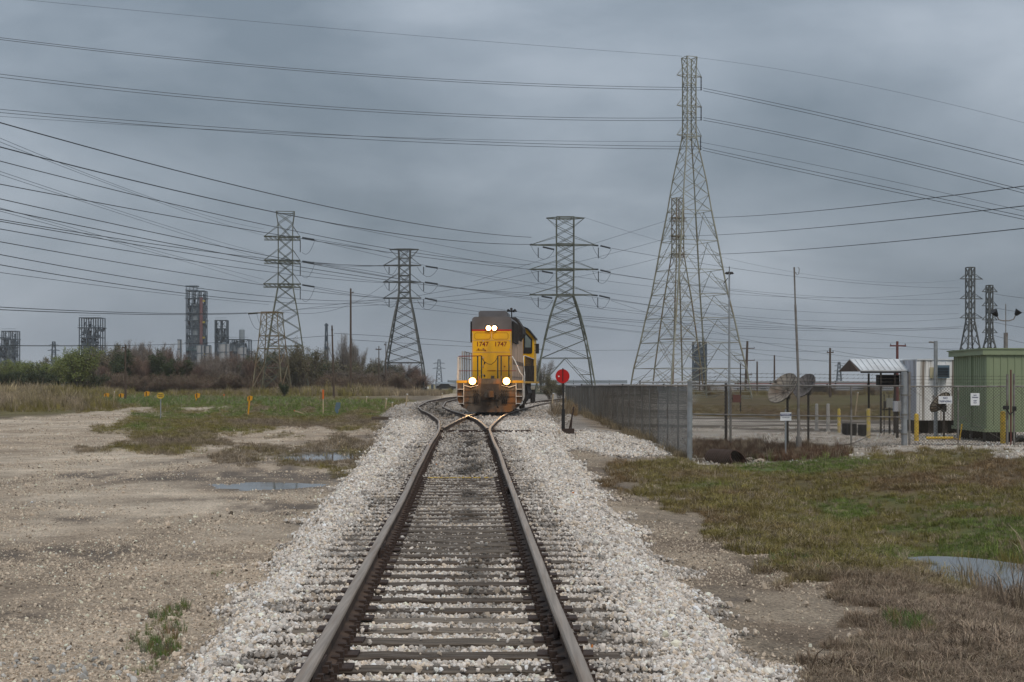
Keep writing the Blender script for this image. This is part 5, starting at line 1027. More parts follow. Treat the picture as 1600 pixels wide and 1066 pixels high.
# satellite dishes
def dish(px, py, d, R_, az, el, label, m_, grp=None, zpost=None):
    x = wx(px, d); zg = gz(x, d); zc_ = hz(py, d) - zg; root = thing('satellite_dish', label, 'satellite dish', (x, d, zg), 0, grp)
    ax = Vector((math.sin(az)*math.cos(el), math.cos(az)*math.cos(el), math.sin(el)))           # pointing direction
    u = ax.cross(Vector((0,0,1))).normalized(); v = u.cross(ax)
    c0 = Vector((0, 0, zc_)); dep = R_ * .34; nr_, na = 6, 28; m = MB(); vs_ = []
    for i in range(nr_ + 1):
        for k in range(na):
            rr = R_ * i / nr_; a = 2*math.pi*k/na; vs_.append(c0 + u*rr*math.cos(a) + v*rr*math.sin(a) + ax*(dep*(i/nr_)**2 - dep))
    vs2 = [p_ - ax*.02 for p_ in vs_]; nn = len(vs_); fs = []
    for i in range(nr_):
        for k in range(na): a_, b_ = i*na+k, i*na+(k+1) % na; fs += [(a_, b_, b_+na, a_+na), (nn+a_+na, nn+b_+na, nn+b_, nn+a_)]
    for k in range(na): a_, b_ = nr_*na+k, nr_*na+(k+1) % na; fs.append((a_, b_, nn+b_, nn+a_))
    m.add(vs_ + vs2, fs); m.build('reflector', M[m_], root)
    m = MB()
    for k in range(14):
        a = 2*math.pi*k/14; pts = [c0 + (u*math.cos(a)+v*math.sin(a))*R_*q + ax*(dep*q*q - dep - .035) for q in (.15,.5,.8,1)]; m.tube(pts, .016, 4)
        pts = [c0 + (u*math.cos(a)+v*math.sin(a))*R_*q + ax*(dep*q*q - dep + .012) for q in (.1,.5,.8,1)]; m.tube(pts, .010, 3)
    for q in (.5, 1.0): m.tube([c0 + (u*math.cos(2*math.pi*k/24)+v*math.sin(2*math.pi*k/24))*R_*q + ax*(dep*q*q-dep-.03) for k in range(25)], .016, 4)
    m.build('spoke_frame', M['undercar'], root)
    m = MB(); fp = c0 + ax*R_*.75
    for k in range(3): a = 2*math.pi*k/3 + .5; m.tube([c0 + (u*math.cos(a)+v*math.sin(a))*R_*.9 + ax*(dep*.8-dep), fp], .014, 4)
    m.tube([fp, fp - ax*.14], .05, 8); m.build('feed_horn', M['gpost_old'], root)
    bk = c0 - ax*(dep+.10); m = MB(); m.tube([(bk.x,bk.y,-.1),(bk.x,bk.y,bk.z-.05)], .045, 8); m.build('mast', M['undercar'], root)
    m = MB(); m.tube([c0 - ax*dep, bk, (bk.x, bk.y, bk.z-.25)], .09, 6); m.box(bk.x-.09,bk.x+.09,bk.y-.09,bk.y+.09,bk.z-.22,bk.z+.02); m.build('mount', M['black'], root); return root
dish(1222, 606, 56, .66, R(238), R(34), 'larger tan mesh satellite dish tilted up behind the white warning sign', 'dish')
dish(1256, 602, 60, .54, R(238), R(32), 'smaller dark mesh satellite dish right behind the larger tan one', 'dishd')
dish(1468, 628, 63, .52, R(-38), R(38), 'grey and white satellite dish partly hidden by the wide notice on the gate', 'dish')
# bollards and clutter in the yard
for px, pt_, pb_, w_, d, mt, lb in ((1311,640,665,5,72,'bollardp','peeling yellow bollard left of the black drums'),(1357,640,675,6,64,'bollardp','cream and yellow bollard right of the black drums'),(1432,648,678,7,61,'bollard','yellow bollard just right of the thick gate post'),(1567,644,686,8,58.7,'bollard','yellow bollard right behind the latch end of the gate'),
        (1276,632,662,5,76,'concrete','leftmost pale bollard behind the dark dish'),(1294,632,664,5.5,74,'concrete','pale bollard at the foot of the dark utility pole'),(1398,560,561,1,90,None,'')):
    if not mt: continue
    x = wx(px, d); zg = gz(x, d); zt = hz(pt_, d) - zg; r_ = w_/2*d/F; m = MB(); m.tube([(0,0,-.1),(0,0,zt)], r_, 12); m.tube([(0,0,zt),(0,0,zt+.04)], r_, 12, r2=r_*.55); cap = m
    base = T([(0,0,-.1),(0,0,.06)], r_*1.6, 12); simple('bollard', lb, 'bollard', x, d, [('post', cap, mt), ('footing', base, 'concrete')], group='bollards in the yard')
for px, d, lb in ((1323,70,'left black drum between the two peeling bollards'),(1331,69.4,'middle black drum between the two peeling bollards'),(1348,68,'black drum touching the cream bollard')):
    m = MB(); m.cyl((0,0,0), .22, .50, 14); [m.cyl((0,0,z_), .235, .03, 14) for z_ in (.0,.16,.33,.49)]; simple('drum', lb, 'drum', wx(px,d), d, [('body', m, 'black'), ('lid', T([(0,0,.521),(0,0,.54)], .2, 14), 'undercar')], group='black drums in the yard')
m = MB(); m.tube([(-.6,0,.12),(.5,0,.12)], .06, 8); m.tube([(.5,0,.12),(.75,-.1,.05),(.85,-.1,.7)], .035, 6); simple('yellow_pipe', 'yellow bent pipe lying at the foot of the white building', 'pipe', wx(1470,62.5), 62.5, [('pipe', m, 'bollard')])
# twin floodlight pole
d = 95.; x = wx(1571.5, d); zg = gz(x, d); m1 = T([(0,0,0),(0,0,hz(520,d)-zg)], .13, 8); m2 = T([(0,0,hz(520,d)-zg),(0,0,hz(475,d)-zg)], .03, 5)
zz_ = hz(500,d)-zg; m3 = MB(); m3.tube([(-.55,0,zz_+.25),(-.45,0,zz_+.02),(-.2,0,zz_-.05),(.2,0,zz_-.05),(.5,0,zz_+.04),(.62,0,zz_+.3)], .04, 6)
m4 = MB(); m4.tube([(-.55,0,zz_+.25),(-.80,-.1,zz_+.55)], .10, 10, r2=.24); m5 = MB(); m5.tube([(.62,0,zz_+.3),(.80,-.1,zz_+.58)], .10, 10, r2=.24)
simple('floodlight_pole', 'pole carrying two dark floodlights above the right end of the green shelter', 'floodlight', x, d, [('pole', m1, 'gpost_old'), ('lightning_rod', m2, 'gpost_old'), ('bracket', m3, 'gpost_old'), ('lamp', m4, 'black'), ('lamp', m5, 'black')])
# high mast light behind the tallest pylon
d = 110.; x = wx(1139.5, d); zg = gz(x, d); H = hz(424,d)-zg
m = MB(); m.tube([(0,0,0),(0,0,H)], .10, 10, r2=.055); m2 = MB()
for k in range(6): a = k*math.pi/3; m2.tube([(0,0,H-.05),(.20*math.cos(a),.20*math.sin(a),H-.1)], .02, 4); m2.tube([(.20*math.cos(a),.20*math.sin(a),H-.05),(.28*math.cos(a),.28*math.sin(a),H-.2)], .04, 6, r2=.08)
m2.tube([(0,0,H),(0,0,H+.35)], .03, 5); m2.tube([(-.1,0,H-.5),(-.42,0,H-.9),(-.3,0,H-1.1)], .03, 5)
simple('high_mast_light', 'slim grey high mast with a ring of lamps just right of the tallest pylon', 'light mast', x, d, [('mast', m, 'gpost'), ('lamp_ring', m2, 'undercar')])
# steel frame with red box (valve station)
d = 62.; x = wx(1137, d); zg = gz(x, d); simple('stub_post', 'pair of dull steel posts inside the fence holding a small rusty red box', 'posts', x, d, [('post', T([(-.07,0,0),(-.07,0,hz(599,d)-zg)], .06, 8), 'undercar'), ('post', T([(.12,0,0),(.12,0,hz(601,d)-zg)], .05, 8), 'gpost_old'), ('box', B(.20,.52,-.1,.1,hz(629,d)-zg,hz(617,d)-zg), 'redbrown'), ('bracket', B(.13,.2,-.03,.03,hz(624,d)-zg,hz(622,d)-zg), 'undercar')])
# culvert pipe
d = 50.5; x = wx(1147, d); zg = gz(x, d); m = MB(); n = 20; rr = .31; ax = Vector((-.50,.86,0)).normalized(); sd_ = Vector((ax.y,-ax.x,0)); vo_ = []; vi_ = []
c0 = Vector((.28,-.1,.16)); segs = 14
for i in range(segs + 1):
    for k in range(n):
        a = 2*math.pi*k/n; rad = sd_*math.cos(a) + Vector((0,0,1))*math.sin(a); r_ = rr + .012*(i % 2); cut = .38*math.sin(a) if i == 0 else 0
        p_ = c0 + ax*(i*.12 - cut*-1*0 + (0.22*(math.sin(a)+1) if i == 0 else .0 if i > 3 else .22*(math.sin(a)+1)*(1-i/4)))
        vo_.append(p_ + rad*r_); vi_.append(p_ + rad*(r_-.02))
nn = len(vo_); fs = []
for i in range(segs):
    for k in range(n): a_, b_ = i*n+k, i*n+(k+1) % n; fs += [(a_,b_,b_+n,a_+n), (nn+a_+n,nn+b_+n,nn+b_,nn+a_)]
for k in range(n): fs.append((nn+k, nn+(k+1) % n, (k+1) % n, k))
m.add(vo_ + vi_, fs); simple('culvert_pipe', 'rusty corrugated culvert pipe with a black mouth at the foot of the fence corner', 'culvert', x, d, [('pipe', m, 'culvert')])
# rocks at the culvert
rk = [stone_mesh(50+i) for i in range(4)]
for k, (px, py, s_) in enumerate(((1188,716,.22),(1194,711,.34),(1200,714,.28),(1206,710,.26),(1212,715,.24),(1172,713,.3),(1181,716,.2),(1160,712,.22),(1219,716,.18),(1100,711,.2),(1090,713,.16),(1086,708,.2))):
    d = 51.2 + (714-py)*.35; x = wx(px, d); me2 = rk[k % 4].copy(); me2.materials.clear(); me2.materials.append(M['rock']); o = link('rock', me2, None, (x, d, gz(x, d)+s_*.2), k*1.3, (s_*1.3, s_, s_*.9)); setp(o, 'pale limestone rock in the loose row beside the culvert pipe', 'rock', 'pale rocks by the culvert')
# dead branch in the yard
m = MB(); m.tube([(-1.1,0,.02),(-.3,0,.10),(.3,.1,.2),(.95,.1,.5)], .03, 5, r2=.01); m.tube([(.1,.05,.15),(.5,.1,.12)], .015, 4); o = simple('dead_branch', 'thin dead branch lying in the brown grass inside the fence', 'branch', wx(1322,55.2), 55.2, [('limb', m, 'bark')])
print('compound ok')
# ------------------------------------------------------------------ utility poles
def upole(px, pt_, d, r_, label, arms=(), m_='wood', lean=0, z=None, extra=()):
    x = wx(px, d); zg = gz(x, d) - .1; H = hz(pt_, d) - zg; parts = [('pole', T([(0,0,0),(lean,0,H)], r_, 8, r2=r_*.7), m_)]
    for (dz, w1, w2) in arms:
        parts.append(('crossarm', B(lean-w1, lean+w2, -.12, -.0-.02, H-dz-.07, H-dz+.07), m_)); mi = MB()
        for u in (-w1+.08, w2-.08): mi.tube([(lean+u,-.07,H-dz+.07),(lean+u,-.07,H-dz+.22)], .045, 6)
        parts.append(('insulator', mi, 'insul'))
    parts += list(extra); return simple('utility_pole', label, 'pole', x, d, parts, group='wooden utility poles')
upole(548, 452, 205, .17, 'tallest bare timber pole between the decked pylon and the jumpered pylon', [(.6,.1,.4)])
upole(522, 510, 180, .13, 'dark timber pole leaning slightly left of the tallest bare pole', [(.5,.1,.15)], lean=-.25)
upole(196, 540, 170, .13, 'single dark timber pole in front of the brown thicket at left', [(.35,.35,.1)])
upole(592, 542, 230, .10, 'thin timber pole with short arm left of the jumpered pylon legs', [(.5,.5,.4)])
upole(603, 536, 240, .10, 'thin timber pole touching the left leg of the jumpered pylon', [(.4,.3,.1)])
upole(1165, 534, 250, .26, 'utility pole with two short arms right of the high mast light', [(1.2,1.2,1.2),(3.2,1.5,1.2),(5.6,1.2,.8)], m_='wood', lean=.3)
upole(1183, 566, 240, .17, 'short plain pole behind the fence left of the dishes')
upole(1210, 556, 245, .17, 'plain dark pole directly left of the larger dish')
upole(1297, 545, 200, .18, 'dark utility pole with single cross arm between the dishes and the canopy', [(.6,.45,.45)])
upole(1402, 535, 150, .17, 'reddish T shaped utility pole rising behind the canopy roof', [(.45,.75,.85)], m_='redwood')
upole(1093, 577, 230, .12, 'short thin pole stub seen between the legs of the tallest pylon')
upole(1157, 570, 120, .06, 'thin rusty pipe post at the right foot of the tallest pylon', m_='undercar')
# ------------------------------------------------------------------ refinery
def framework(px0, px1, pt_, d, floors, label, shell=None, cols=3, mats=('refsteel','refshell'), extra=None, pb=606, group='refinery process towers'):
    x = wx((px0+px1)/2, d); W = (px1-px0)*d/F; H = hz(pt_, d); root = thing('process_tower', label, 'refinery tower', (x, d, 0), 0, group); dp = W*.8; th = .55*d/900
    m = MB()
    for i in range(cols):
        u = -W/2 + W*i/(cols-1)
        for v in (0, dp/2, dp): m.box(u-th/2,u+th/2,v-th/2,v+th/2,0,H)
    m.build('column', M[mats[0]], root)
    for k in range(1, floors+1):
        z = H*k/floors; m = MB(); jut = (k % 3 == 0) * W*.08; m.box(-W/2-jut, W/2+jut, -th, dp+th, z-th*.7, z); m.box(-W/2-jut, W/2+jut, -th-.1, -th, z+1.0, z+1.15); m.build('floor', M[mats[0] if k != extra_teal else 'refteal'], root)
    m = MB()
    for k in range(floors):
        z0, z1 = H*k/floors, H*(k+1)/floors
        for i in range(cols-1):
            if (k + i) % 2 or cols < 4:
                u0, u1 = -W/2+W*i/(cols-1), -W/2+W*(i+1)/(cols-1); m.tube([(u0,-.1,z0),(u1,-.1,z1)], th*.28, 3); m.tube([(u1,-.1,z0),(u0,-.1,z1)], th*.28, 3)
    m.build('brace_frame', M[mats[0]], root)
    rs = random.Random(px0); 
    for (u, r_, z0, z1) in (shell or []):
        m = MB(); m.cyl((u*W, dp/2, z0*H), r_*W, (z1-z0)*H, 14); m.cyl((u*W, dp/2, z1*H), r_*W, r_*W*.4, 14, r2=r_*W*.4); m.build('vessel', M[mats[1]], root)
    m = MB()
    for k in range(floors*11):
        u = rs.uniform(-.46,.46)*W; z = rs.uniform(.02,.82)*H; l = rs.uniform(.04,.16)*H; m.tube([(u,rs.uniform(.1,dp),z),(u+rs.uniform(-.1,.1)*W,rs.uniform(0,dp),z+l)], rs.uniform(.2,.7)*d/900, 5)
        if k % 3 == 0: m.box(u-.09*W,u+.09*W,.2,dp*.8,z,z+.03*H)
    m.build('piping', M[mats[0]], root); return root, W, H, dp
extra_teal = 99
framework(3, 25, 517, 850, 7, 'leftmost blue-grey refinery frame at the left edge', [(.0,.3,0,.7)], 3)
framework(-30, 3, 527, 850, 6, 'refinery frame cut by the left edge', [(.0,.3,0,.7)], 3)
rt, W, H, dp = framework(124, 157, 496, 800, 7, 'open steel refinery frame rising behind the green tree', [(-.18,.12,.1,.78),(.12,.08,.1,.6)], 4)
extra_teal = 5
rt, W, H, dp = framework(291, 319, 454, 850, 13, 'tallest refinery tower with a red ladder shaft', [(-.02,.32,.10,.84)], 4); extra_teal = 99
m = MB(); m.box(W*.28, W*.44, -1.6, -.4, H*.28, H*.93); m.build('ladder_shaft', M['refred'], rt)
m = MB(); [m.box(W*.44, W*.56, -1.6, -.2, H*q, H*q+1.0) for q in (.33,.5,.66,.88)]; m.build('landing', M['refyel'], rt)
m = MB(); m.box(-W*.55, W*.1, 0, dp*.6, H+.0, H+.5); [m.tube([(u*W,0,H),(u*W,0,H+2.2)], .25, 4) for u in (-.5,-.3,-.1,.1)]; m.box(-W*.55, W*.12, -.2, dp*.6, H+2.2, H+2.8); m.build('head_frame', M['refsteel'], rt)
framework(336, 354, 500, 860, 8, 'narrow stepped refinery frame right of the tallest one', [(0,.2,.1,.6)], 3)
framework(352, 388, 530, 870, 4, 'low tangled refinery unit left of the decked pylon', [(-.2,.2,.1,.9),(.15,.12,.1,1.2),(.38,.1,0,.8)], 4)
framework(1084, 1104, 534, 700, 8, 'hazy refinery tower seen through the legs of the tallest pylon', [(0,.3,.1,.9),(.3,.12,.1,1.08)], 3)
for px, pt_, w_, d, lb in ((281,532,7,840,'small pale silo left of the tallest refinery tower'),(313,540,11,845,'first of the pale silos right of the tallest refinery tower'),(326,541,10,846,'second of the pale silos right of the tallest refinery tower'),(350,538,17,850,'wide pale silo below the narrow refinery frame'),(378,543,14,860,'pale silo nearest the decked pylon')):
    x = wx(px, d); r_ = w_/2*d/F; H = hz(pt_, d); m = MB(); m.cyl((0,0,0), r_, H, 18); t_ = thing('silo', lb, 'silo', (x, d, 0), 0, 'refinery silos'); m.build('shell', M['siloc'], t_)
    m = MB(); m.cyl((0,0,H), r_, r_*.3, 18, r2=r_*.2); m.build('roof', M['refshell'], t_)
    m = MB(); [m.box(-r_*1.03,r_*1.03,-r_*1.03,-r_*.95,H*q,H*q+.5) for q in (.5,.8,1.0)]; m.tube([(r_*.6,-r_-.3,0),(r_*.6,-r_-.3,H)], .4, 4); m.build('walkway', M['refsteel'], t_)
# things on the horizon
d = 420.; x = wx(697, d); zt = hz(599.5, d); m = MB(); m.cyl((0,0,.0), 3.1, zt, 28); t_ = thing('storage_tank', 'pale grey storage tank on the horizon left of the locomotive', 'tank', (x, d, 0)); m.build('shell', M['siloc'], t_); m = MB(); m.cyl((0,0,zt), 3.1, .4, 28, r2=.4); m.build('roof', M['refshell'], t_)
x = wx(671, 400); zt = hz(598, 400); t_ = thing('shed', 'small cream shed beside the grey tank left of the locomotive', 'shed', (x, 400, 0)); B(-1.4,1.4,0,3,0,zt-.5).build('wall', M['cream'], t_); m = MB(); m.prism([(-1.6,zt-.498),(1.6,zt-.498),(0,zt)], -.1, 3.1); m.build('roof', M['siloc'], t_); B(.4,1.1,-.02,-.001,0,1.6).build('door', M['refsteel'], t_)
def hpipe(xp0, xp1, d, zs, r_, label, m_='pipegrey', name='pipe_rack'):
    xa, xb = wx(xp0, d), wx(xp1, d); t_ = thing(name, label, 'pipe rack', (xa, d, 0), 0)
    for z in zs: T([(0,0,z),(xb-xa,0,z)], r_, 8).build('pipe', M[m_], t_)
    n = int((xb-xa)/6); m0 = B(-.12,.12,-.2,.2,-.2,max(zs)+r_+.05).build('support', M['undercar'], t_)
    for k in range(1, n): link('support', m0.data, t_, (k*(xb-xa)/n, 0, 0))
hpipe(845, 1420, 240, (.55,.95,1.35), .14, 'long grey pipe rack running level behind the far field'); hpipe(1000, 1560, 300, (1.3,1.9), .22, 'farther pale pipe rack on the horizon behind the dishes', 'siloc'); hpipe(700, 980, 520, (1.2,2.0,2.6), .3, 'far pipe bridge on the horizon around the locomotive', 'refshell')
x = wx(1188, 320); t_ = thing('warehouse', 'long low red-brown roofed warehouse behind the left dish', 'building', (x, 320, 0)); zt = hz(597,320); B(-4.5,5.5,0,8,0,zt-1.0).build('wall', M['siloc'], t_); m = MB(); m.prism([(0,zt-.998),(8,zt-.998),(4,zt)], -4.7, 5.7, 'x'); m.build('roof', M['redbrown'], t_); [B(u,u+1.2,-.03,-.001,0,1.1).build('door', M['refsteel'], t_) for u in (-3,0,3)]
x = wx(1340, 380); t_ = thing('warehouse', 'very long brown roofed warehouse on the horizon behind the canopy', 'building', (x, 380, 0)); zt = hz(598,380); B(-28,26,0,8,0,zt-.7).build('wall', M['refshell'], t_); m = MB(); m.prism([(0,zt-.698),(8,zt-.698),(4,zt)], -28.2, 26.2, 'x'); m.build('roof', M['redbrown'], t_); [B(u,u+2,-.03,-.001,0,1.1).build('door', M['refsteel'], t_) for u in (-20,-10,0,10)]
# parked cars far away
def car(px, d, m_, label):
    x = wx(px, d); zg = gz(x, d); t_ = thing('parked_car', label, 'car', (x, d, zg), 0, 'tiny parked cars on the horizon')
    m = MB(); m.prism([(-2.1,.35),(2.1,.35),(2.15,.8),(1.3,.92),(-1.9,.98),(-2.15,.8)], -.85, .85); m.build('body', m_, t_)
    m = MB(); m.prism([(-1.7,.95),(1.1,.92),(.55,1.42),(-1.1,1.45)], -.75, .75); m.build('cabin', M['black'], t_)
    for u in (-1.3, 1.3):
        for v in (-.9, .7): m = MB(); m.cyl((u, v, .34), .34, .2, 12, 'y'); m.build('wheel', M['undercar'], t_)
car(697, 330, M['black'], 'tiny dark car on the horizon in front of the grey tank'); car(1280, 225, M['undercar'], 'tiny dark vehicle on the far field behind the dark dish'); car(655, 340, M['white'], 'tiny white car at the foot of the jumpered pylon')
# ------------------------------------------------------------------ pipeline markers and stakes on the left
def marker(px, pt_, pb_, d, label, kind):
    x = wx(px, d); zg = gz(x, d); s = d/F; H = (pb_-pt_)*s; 
    if kind == 'oval':
        m = MB(); pts = [(math.cos(a)*5.7*s, H-4.6*s+math.sin(a)*4.8*s) for a in np.linspace(0, 2*math.pi, 25)[:-1]]; m.prism(pts, -.045, -.03)
        t_ = simple('pipeline_marker', label, 'marker sign', x, d, [('post', T([(0,0,-.1),(0,0,H-9*s)], .032, 8), 'gpost'), ('sign_plate', m, 'bollard')], group='pipeline markers')
        lettering('WARNING', .065, M['black'], t_, (0,-.052,H-3.2*s), 1.0); lettering('PIPELINE', .065, M['black'], t_, (0,-.052,H-6.2*s), 1.0)
    elif kind == 'paddle':
        m = MB(); m.prism([(-3*s,H-9*s),(4*s,H-7*s),(5*s,H-1*s),(0,H),(-3.5*s,H-2*s)], -.03, .0); m2 = MB(); m2.prism([(-1.2*s,H-8*s),(.3*s,H-8*s),(.3*s,H-1*s),(-1.2*s,H-1*s)], -.045, -.031)
        simple('pipeline_marker', label, 'marker sign', x, d, [('post', T([(-2.5*s,0,-.1),(0,0,H-6*s)], .05, 6), 'orange'), ('flag', m, 'orange'), ('rib', m2, 'black')], group='pipeline markers')
    elif kind == 'stake':
        simple('survey_stake', label, 'stake', x, d, [('stake', B(-.035,.035,-.015,.015,-.1,H*.62), 'stake'), ('blaze', B(-.05,.05,-.02,.02,H*.62+.002,H), 'blaze')], group='survey stakes')
    elif kind == 'white':
        simple('marker_post', label, 'post', x, d, [('post', T([(0,0,-.1),(H*.12,0,H)], .05, 6), 'stake'), ('cap', T([(H*.12,0,H),(H*.13,0,H+.06)], .06, 6), 'white')], group='marker posts')
    elif kind == 'grey':
        m = MB(); m.prism([(-4*s,H*.35),(-2*s,H),(5*s,H),(4.5*s,H*.5),(2*s,H*.4),(1.2*s,0),(-1*s,0)], -.03, .03); simple('marker_post', label, 'post', x, d, [('paddle', m, 'acblue')], group='marker posts')
for a in ((251,615,656,84,'yellow oval marker sign on a grey post beside the gravel lane','oval'),(390,616,646,92,'orange paddle marker on a leaning post right of the gravel lane','paddle'),(308,609,622,150,'small orange marker far off beyond the green weeds','paddle'),(229,601,609,190,'tiny orange marker in front of the brown thicket','paddle'),(166,606,613,180,'tiny orange marker left of the single dark pole','paddle'),(189,608,615,180,'tiny orange marker at the foot of the single dark pole','paddle'),
          (505,605,643,95,'tall survey stake with an orange painted top in the green grass','stake'),(350,604,612,170,'tiny red topped stake before the brown thicket','stake'),(527,624,642,95,'dull blue-grey paddle right of the tall orange topped stake','grey'),(177,607,622,150,'pair of pale pipes standing at the left end of the green weeds','white'),(572,613,622,140,'small white marker near the horizon track','white'),(602,614,629,110,'leaning pale post left of the curving rails','white'),(612,618,628,110,'short forked pale stake beside the curving rails','white'),(634,612,631,105,'upright pale post nearest the curving rails','white'),(690,604,612,160,'small pale post by the far end of the curving rails','white'),(862,612,634,100,'pale thin post in the dry grass right of the locomotive','white'),(1226,640,662,80,'short grey post standing in the yard behind the white warning sign','white'),(1336,620,655,110,'thin post with a pale disc in the far field left of the canopy','white')): marker(*a)
x = wx(467, 93); simple('survey_stake', 'fallen pale stake with an orange end lying in the green grass', 'stake', x, 93, [('stake', T([(-.25,0,.22),(.3,0,.04)], .04, 4), 'stake'), ('blaze', T([(-.3,0,.235),(-.252,0,.221)], .045, 4), 'blaze')], group='survey stakes')
# broken ties lying on the left
x = wx(612, 68); simple('old_tie', 'dark broken tie lying in the dirt left of the turnout', 'timber', x, 68, [('timber', B(-.9,.9,-.12,.12,0,.14), 'tie')], rz=.15)
# ------------------------------------------------------------------ trees and thicket
def shrub_mesh(seed, H, W, nstem, ntwig, m_tw, leafn=0, leaf=.1, m_lf=None, up=.6):
    """stems from the ground plus a volume of fine twigs following the branching; returns trunk and crown meshes"""
    rs = random.Random(seed); tr = MB(); cr = MB(); ends = []
    lobes = [(rs.uniform(-.5,.5)*W, rs.uniform(-.35,.35)*W, rs.uniform(.55,1.0)*H, rs.uniform(.22,.42)*W) for _ in range(7)]
    for s_ in range(nstem):
        lx, ly, lz, lr = rs.choice(lobes); bx, by = lx*.25+rs.uniform(-.1,.1)*W, ly*.25; tx, ty, tz = lx+rs.uniform(-.5,.5)*lr, ly+rs.uniform(-.5,.5)*lr, lz*rs.uniform(.75,1.0)
        p = [Vector((bx, by, -.1)), Vector((bx+(tx-bx)*.35+rs.uniform(-.2,.2), by+(ty-by)*.35, tz*.45)), Vector((bx+(tx-bx)*.72+rs.uniform(-.3,.3), by+(ty-by)*.7, tz*.75)), Vector((tx,ty,tz))]
        tr.tube(p, .055*H/7, 4, r2=.012)
        for k in range(ntwig // nstem):
            t_ = rs.uniform(.22, 1.0)*3; i = min(2, int(t_)); a = p[i].lerp(p[i+1], t_-i); ln = rs.uniform(.5,1.5)*H/7*(1.25 - t_*.25)
            dr_ = Vector((rs.uniform(-1,1), rs.uniform(-1,1), rs.uniform(-.1,1)*up+.35)).normalized(); b_ = a + dr_*ln; q = a.lerp(b_, .5) + Vector((rs.uniform(-.1,.1),0,rs.uniform(-.1,.1)))
            r_ = rs.uniform(.008,.018)*H/7; cr.tube([a, q, b_], r_, 3, r2=r_*.4, caps=False); ends.append(b_); ends.append(q)
            for w_ in range(3):
                c_ = q.lerp(b_, rs.random()) + Vector((0,0,0)); e_ = c_ + Vector((rs.uniform(-1,1), rs.uniform(-1,1), rs.uniform(-.1,1))).normalized()*ln*.45; 
                sd2 = Vector((rs.uniform(-1,1),rs.uniform(-.3,.3),0)).normalized()*r_*.9; k0 = len(cr.v); cr.v += [tuple(c_-sd2), tuple(c_+sd2), tuple(e_)]; cr.f.append((k0,k0+1,k0+2)); cr.m.append(0); cr.sm.append(False); ends.append(e_)
    lf = MB()
    for k in range(leafn):
        c_ = rs.choice(ends) + Vector((rs.gauss(0,.18), rs.gauss(0,.18), rs.gauss(0,.16)))*H/7
        u = Vector((rs.uniform(-1,1), rs.uniform(-1,1), rs.uniform(-.6,.6))).normalized(); v = u.cross(Vector((rs.uniform(-1,1),rs.uniform(-1,1),rs.uniform(-1,1)))).normalized(); s2 = leaf*rs.uniform(.6,1.4)
        lf.add([c_-u*s2, c_+v*s2*.5, c_+u*s2, c_-v*s2*.5], [(0,1,2,3)])
    return tr, cr, lf
_cache = {}
def make_tree(kind, v):
    k = (kind, v)
    if k in _cache: return _cache[k]
    H, W, ns, ntw, mt, ln, ls, ml = {'bare': (7,6,30,2300,'twig',400,.07,'leaf_o'), 'red': (7,6.5,32,2300,'twigr',300,.06,'leaf_o'), 'tall': (7,5,24,2200,'twigg',0,.05,None), 'olive': (7,6,22,800,'twig',6500,.10,'leaf_o'), 'green': (7,6.5,20,500,'twig',11000,.10,'leaf_g'), 'dark': (7,6,16,400,'twig',11000,.10,'leaf_d'), 'low': (7,10,26,1500,'twigr',1500,.10,'leaf_o')}[kind]
    tr, cr, lf = shrub_mesh(hash(kind) % 1000 * 0 + sum(map(ord, kind)) * 7 + v, H, W, ns, ntw, mt, ln, ls, ml, up=.75 if kind == 'tall' else .6)
    zs_ = sorted(v_[2] for v_ in cr.v); kz = 7.0 / zs_[int(len(zs_) * .985)]
    for b__ in (tr, cr, lf): b__.v = [(v_[0], v_[1], v_[2] * kz) for v_ in b__.v]
    o = tr.build('trunk', M['bark']); a = o.data; bpy.data.objects.remove(o)
    k0 = len(cr.f); cr.add(lf.v, lf.f, 1); o = cr.build('crown', [M[mt]] + ([M[ml]] if ml else [])); b_ = o.data; bpy.data.objects.remove(o); _cache[k] = (a, b_); return _cache[k]
LB = {'bare': ('leafless_shrub', 'tangled leafless brown shrub', 'shrub', 'leafless shrubs of the thicket'),
      'red': ('leafless_shrub', 'leafless shrub with reddish stems', 'shrub', 'reddish shrubs of the thicket'),
      'low': ('leafless_shrub', 'low spreading reddish brown brush', 'shrub', 'low brush before the thicket'),
      'tall': ('bare_tree', 'tall pale bare tree crown', 'tree', 'bare trees'), 'olive': ('olive_shrub', 'bushy olive shrub with sparse leaves', 'shrub', 'olive shrubs of the thicket'),
      'green': ('green_tree', 'bright green leafy bush', 'tree', 'green bushes at left'), 'dark': ('evergreen_shrub', 'low dark evergreen shrub', 'shrub', 'dark evergreen shrubs')}
MARK = [(-60,-8,'cut by the left edge'),(-8,30,'before the leftmost refinery frame'),(30,75,'left of the distant double pylon'),(75,112,'below the distant double pylon'),(112,160,'around the open refinery frame'),(160,205,'around the single dark pole'),(205,250,'between the single dark pole and the silo'),(250,292,'left of the tallest refinery tower'),(292,330,'below the tallest refinery tower'),
        (330,370,'below the narrow refinery frame'),(370,405,'left of the decked pylon'),(405,445,'behind the left leg of the decked pylon'),(445,490,'behind the right leg of the decked pylon'),(490,530,'around the leaning timber pole'),(530,562,'around the tallest bare pole'),(562,600,'left of the jumpered pylon'),(600,640,'behind the jumpered pylon legs'),(640,720,'right of the jumpered pylon')]
def mark(px):
    for a, b_, t_ in MARK:
        if px < b_: return t_
    return MARK[-1][2]
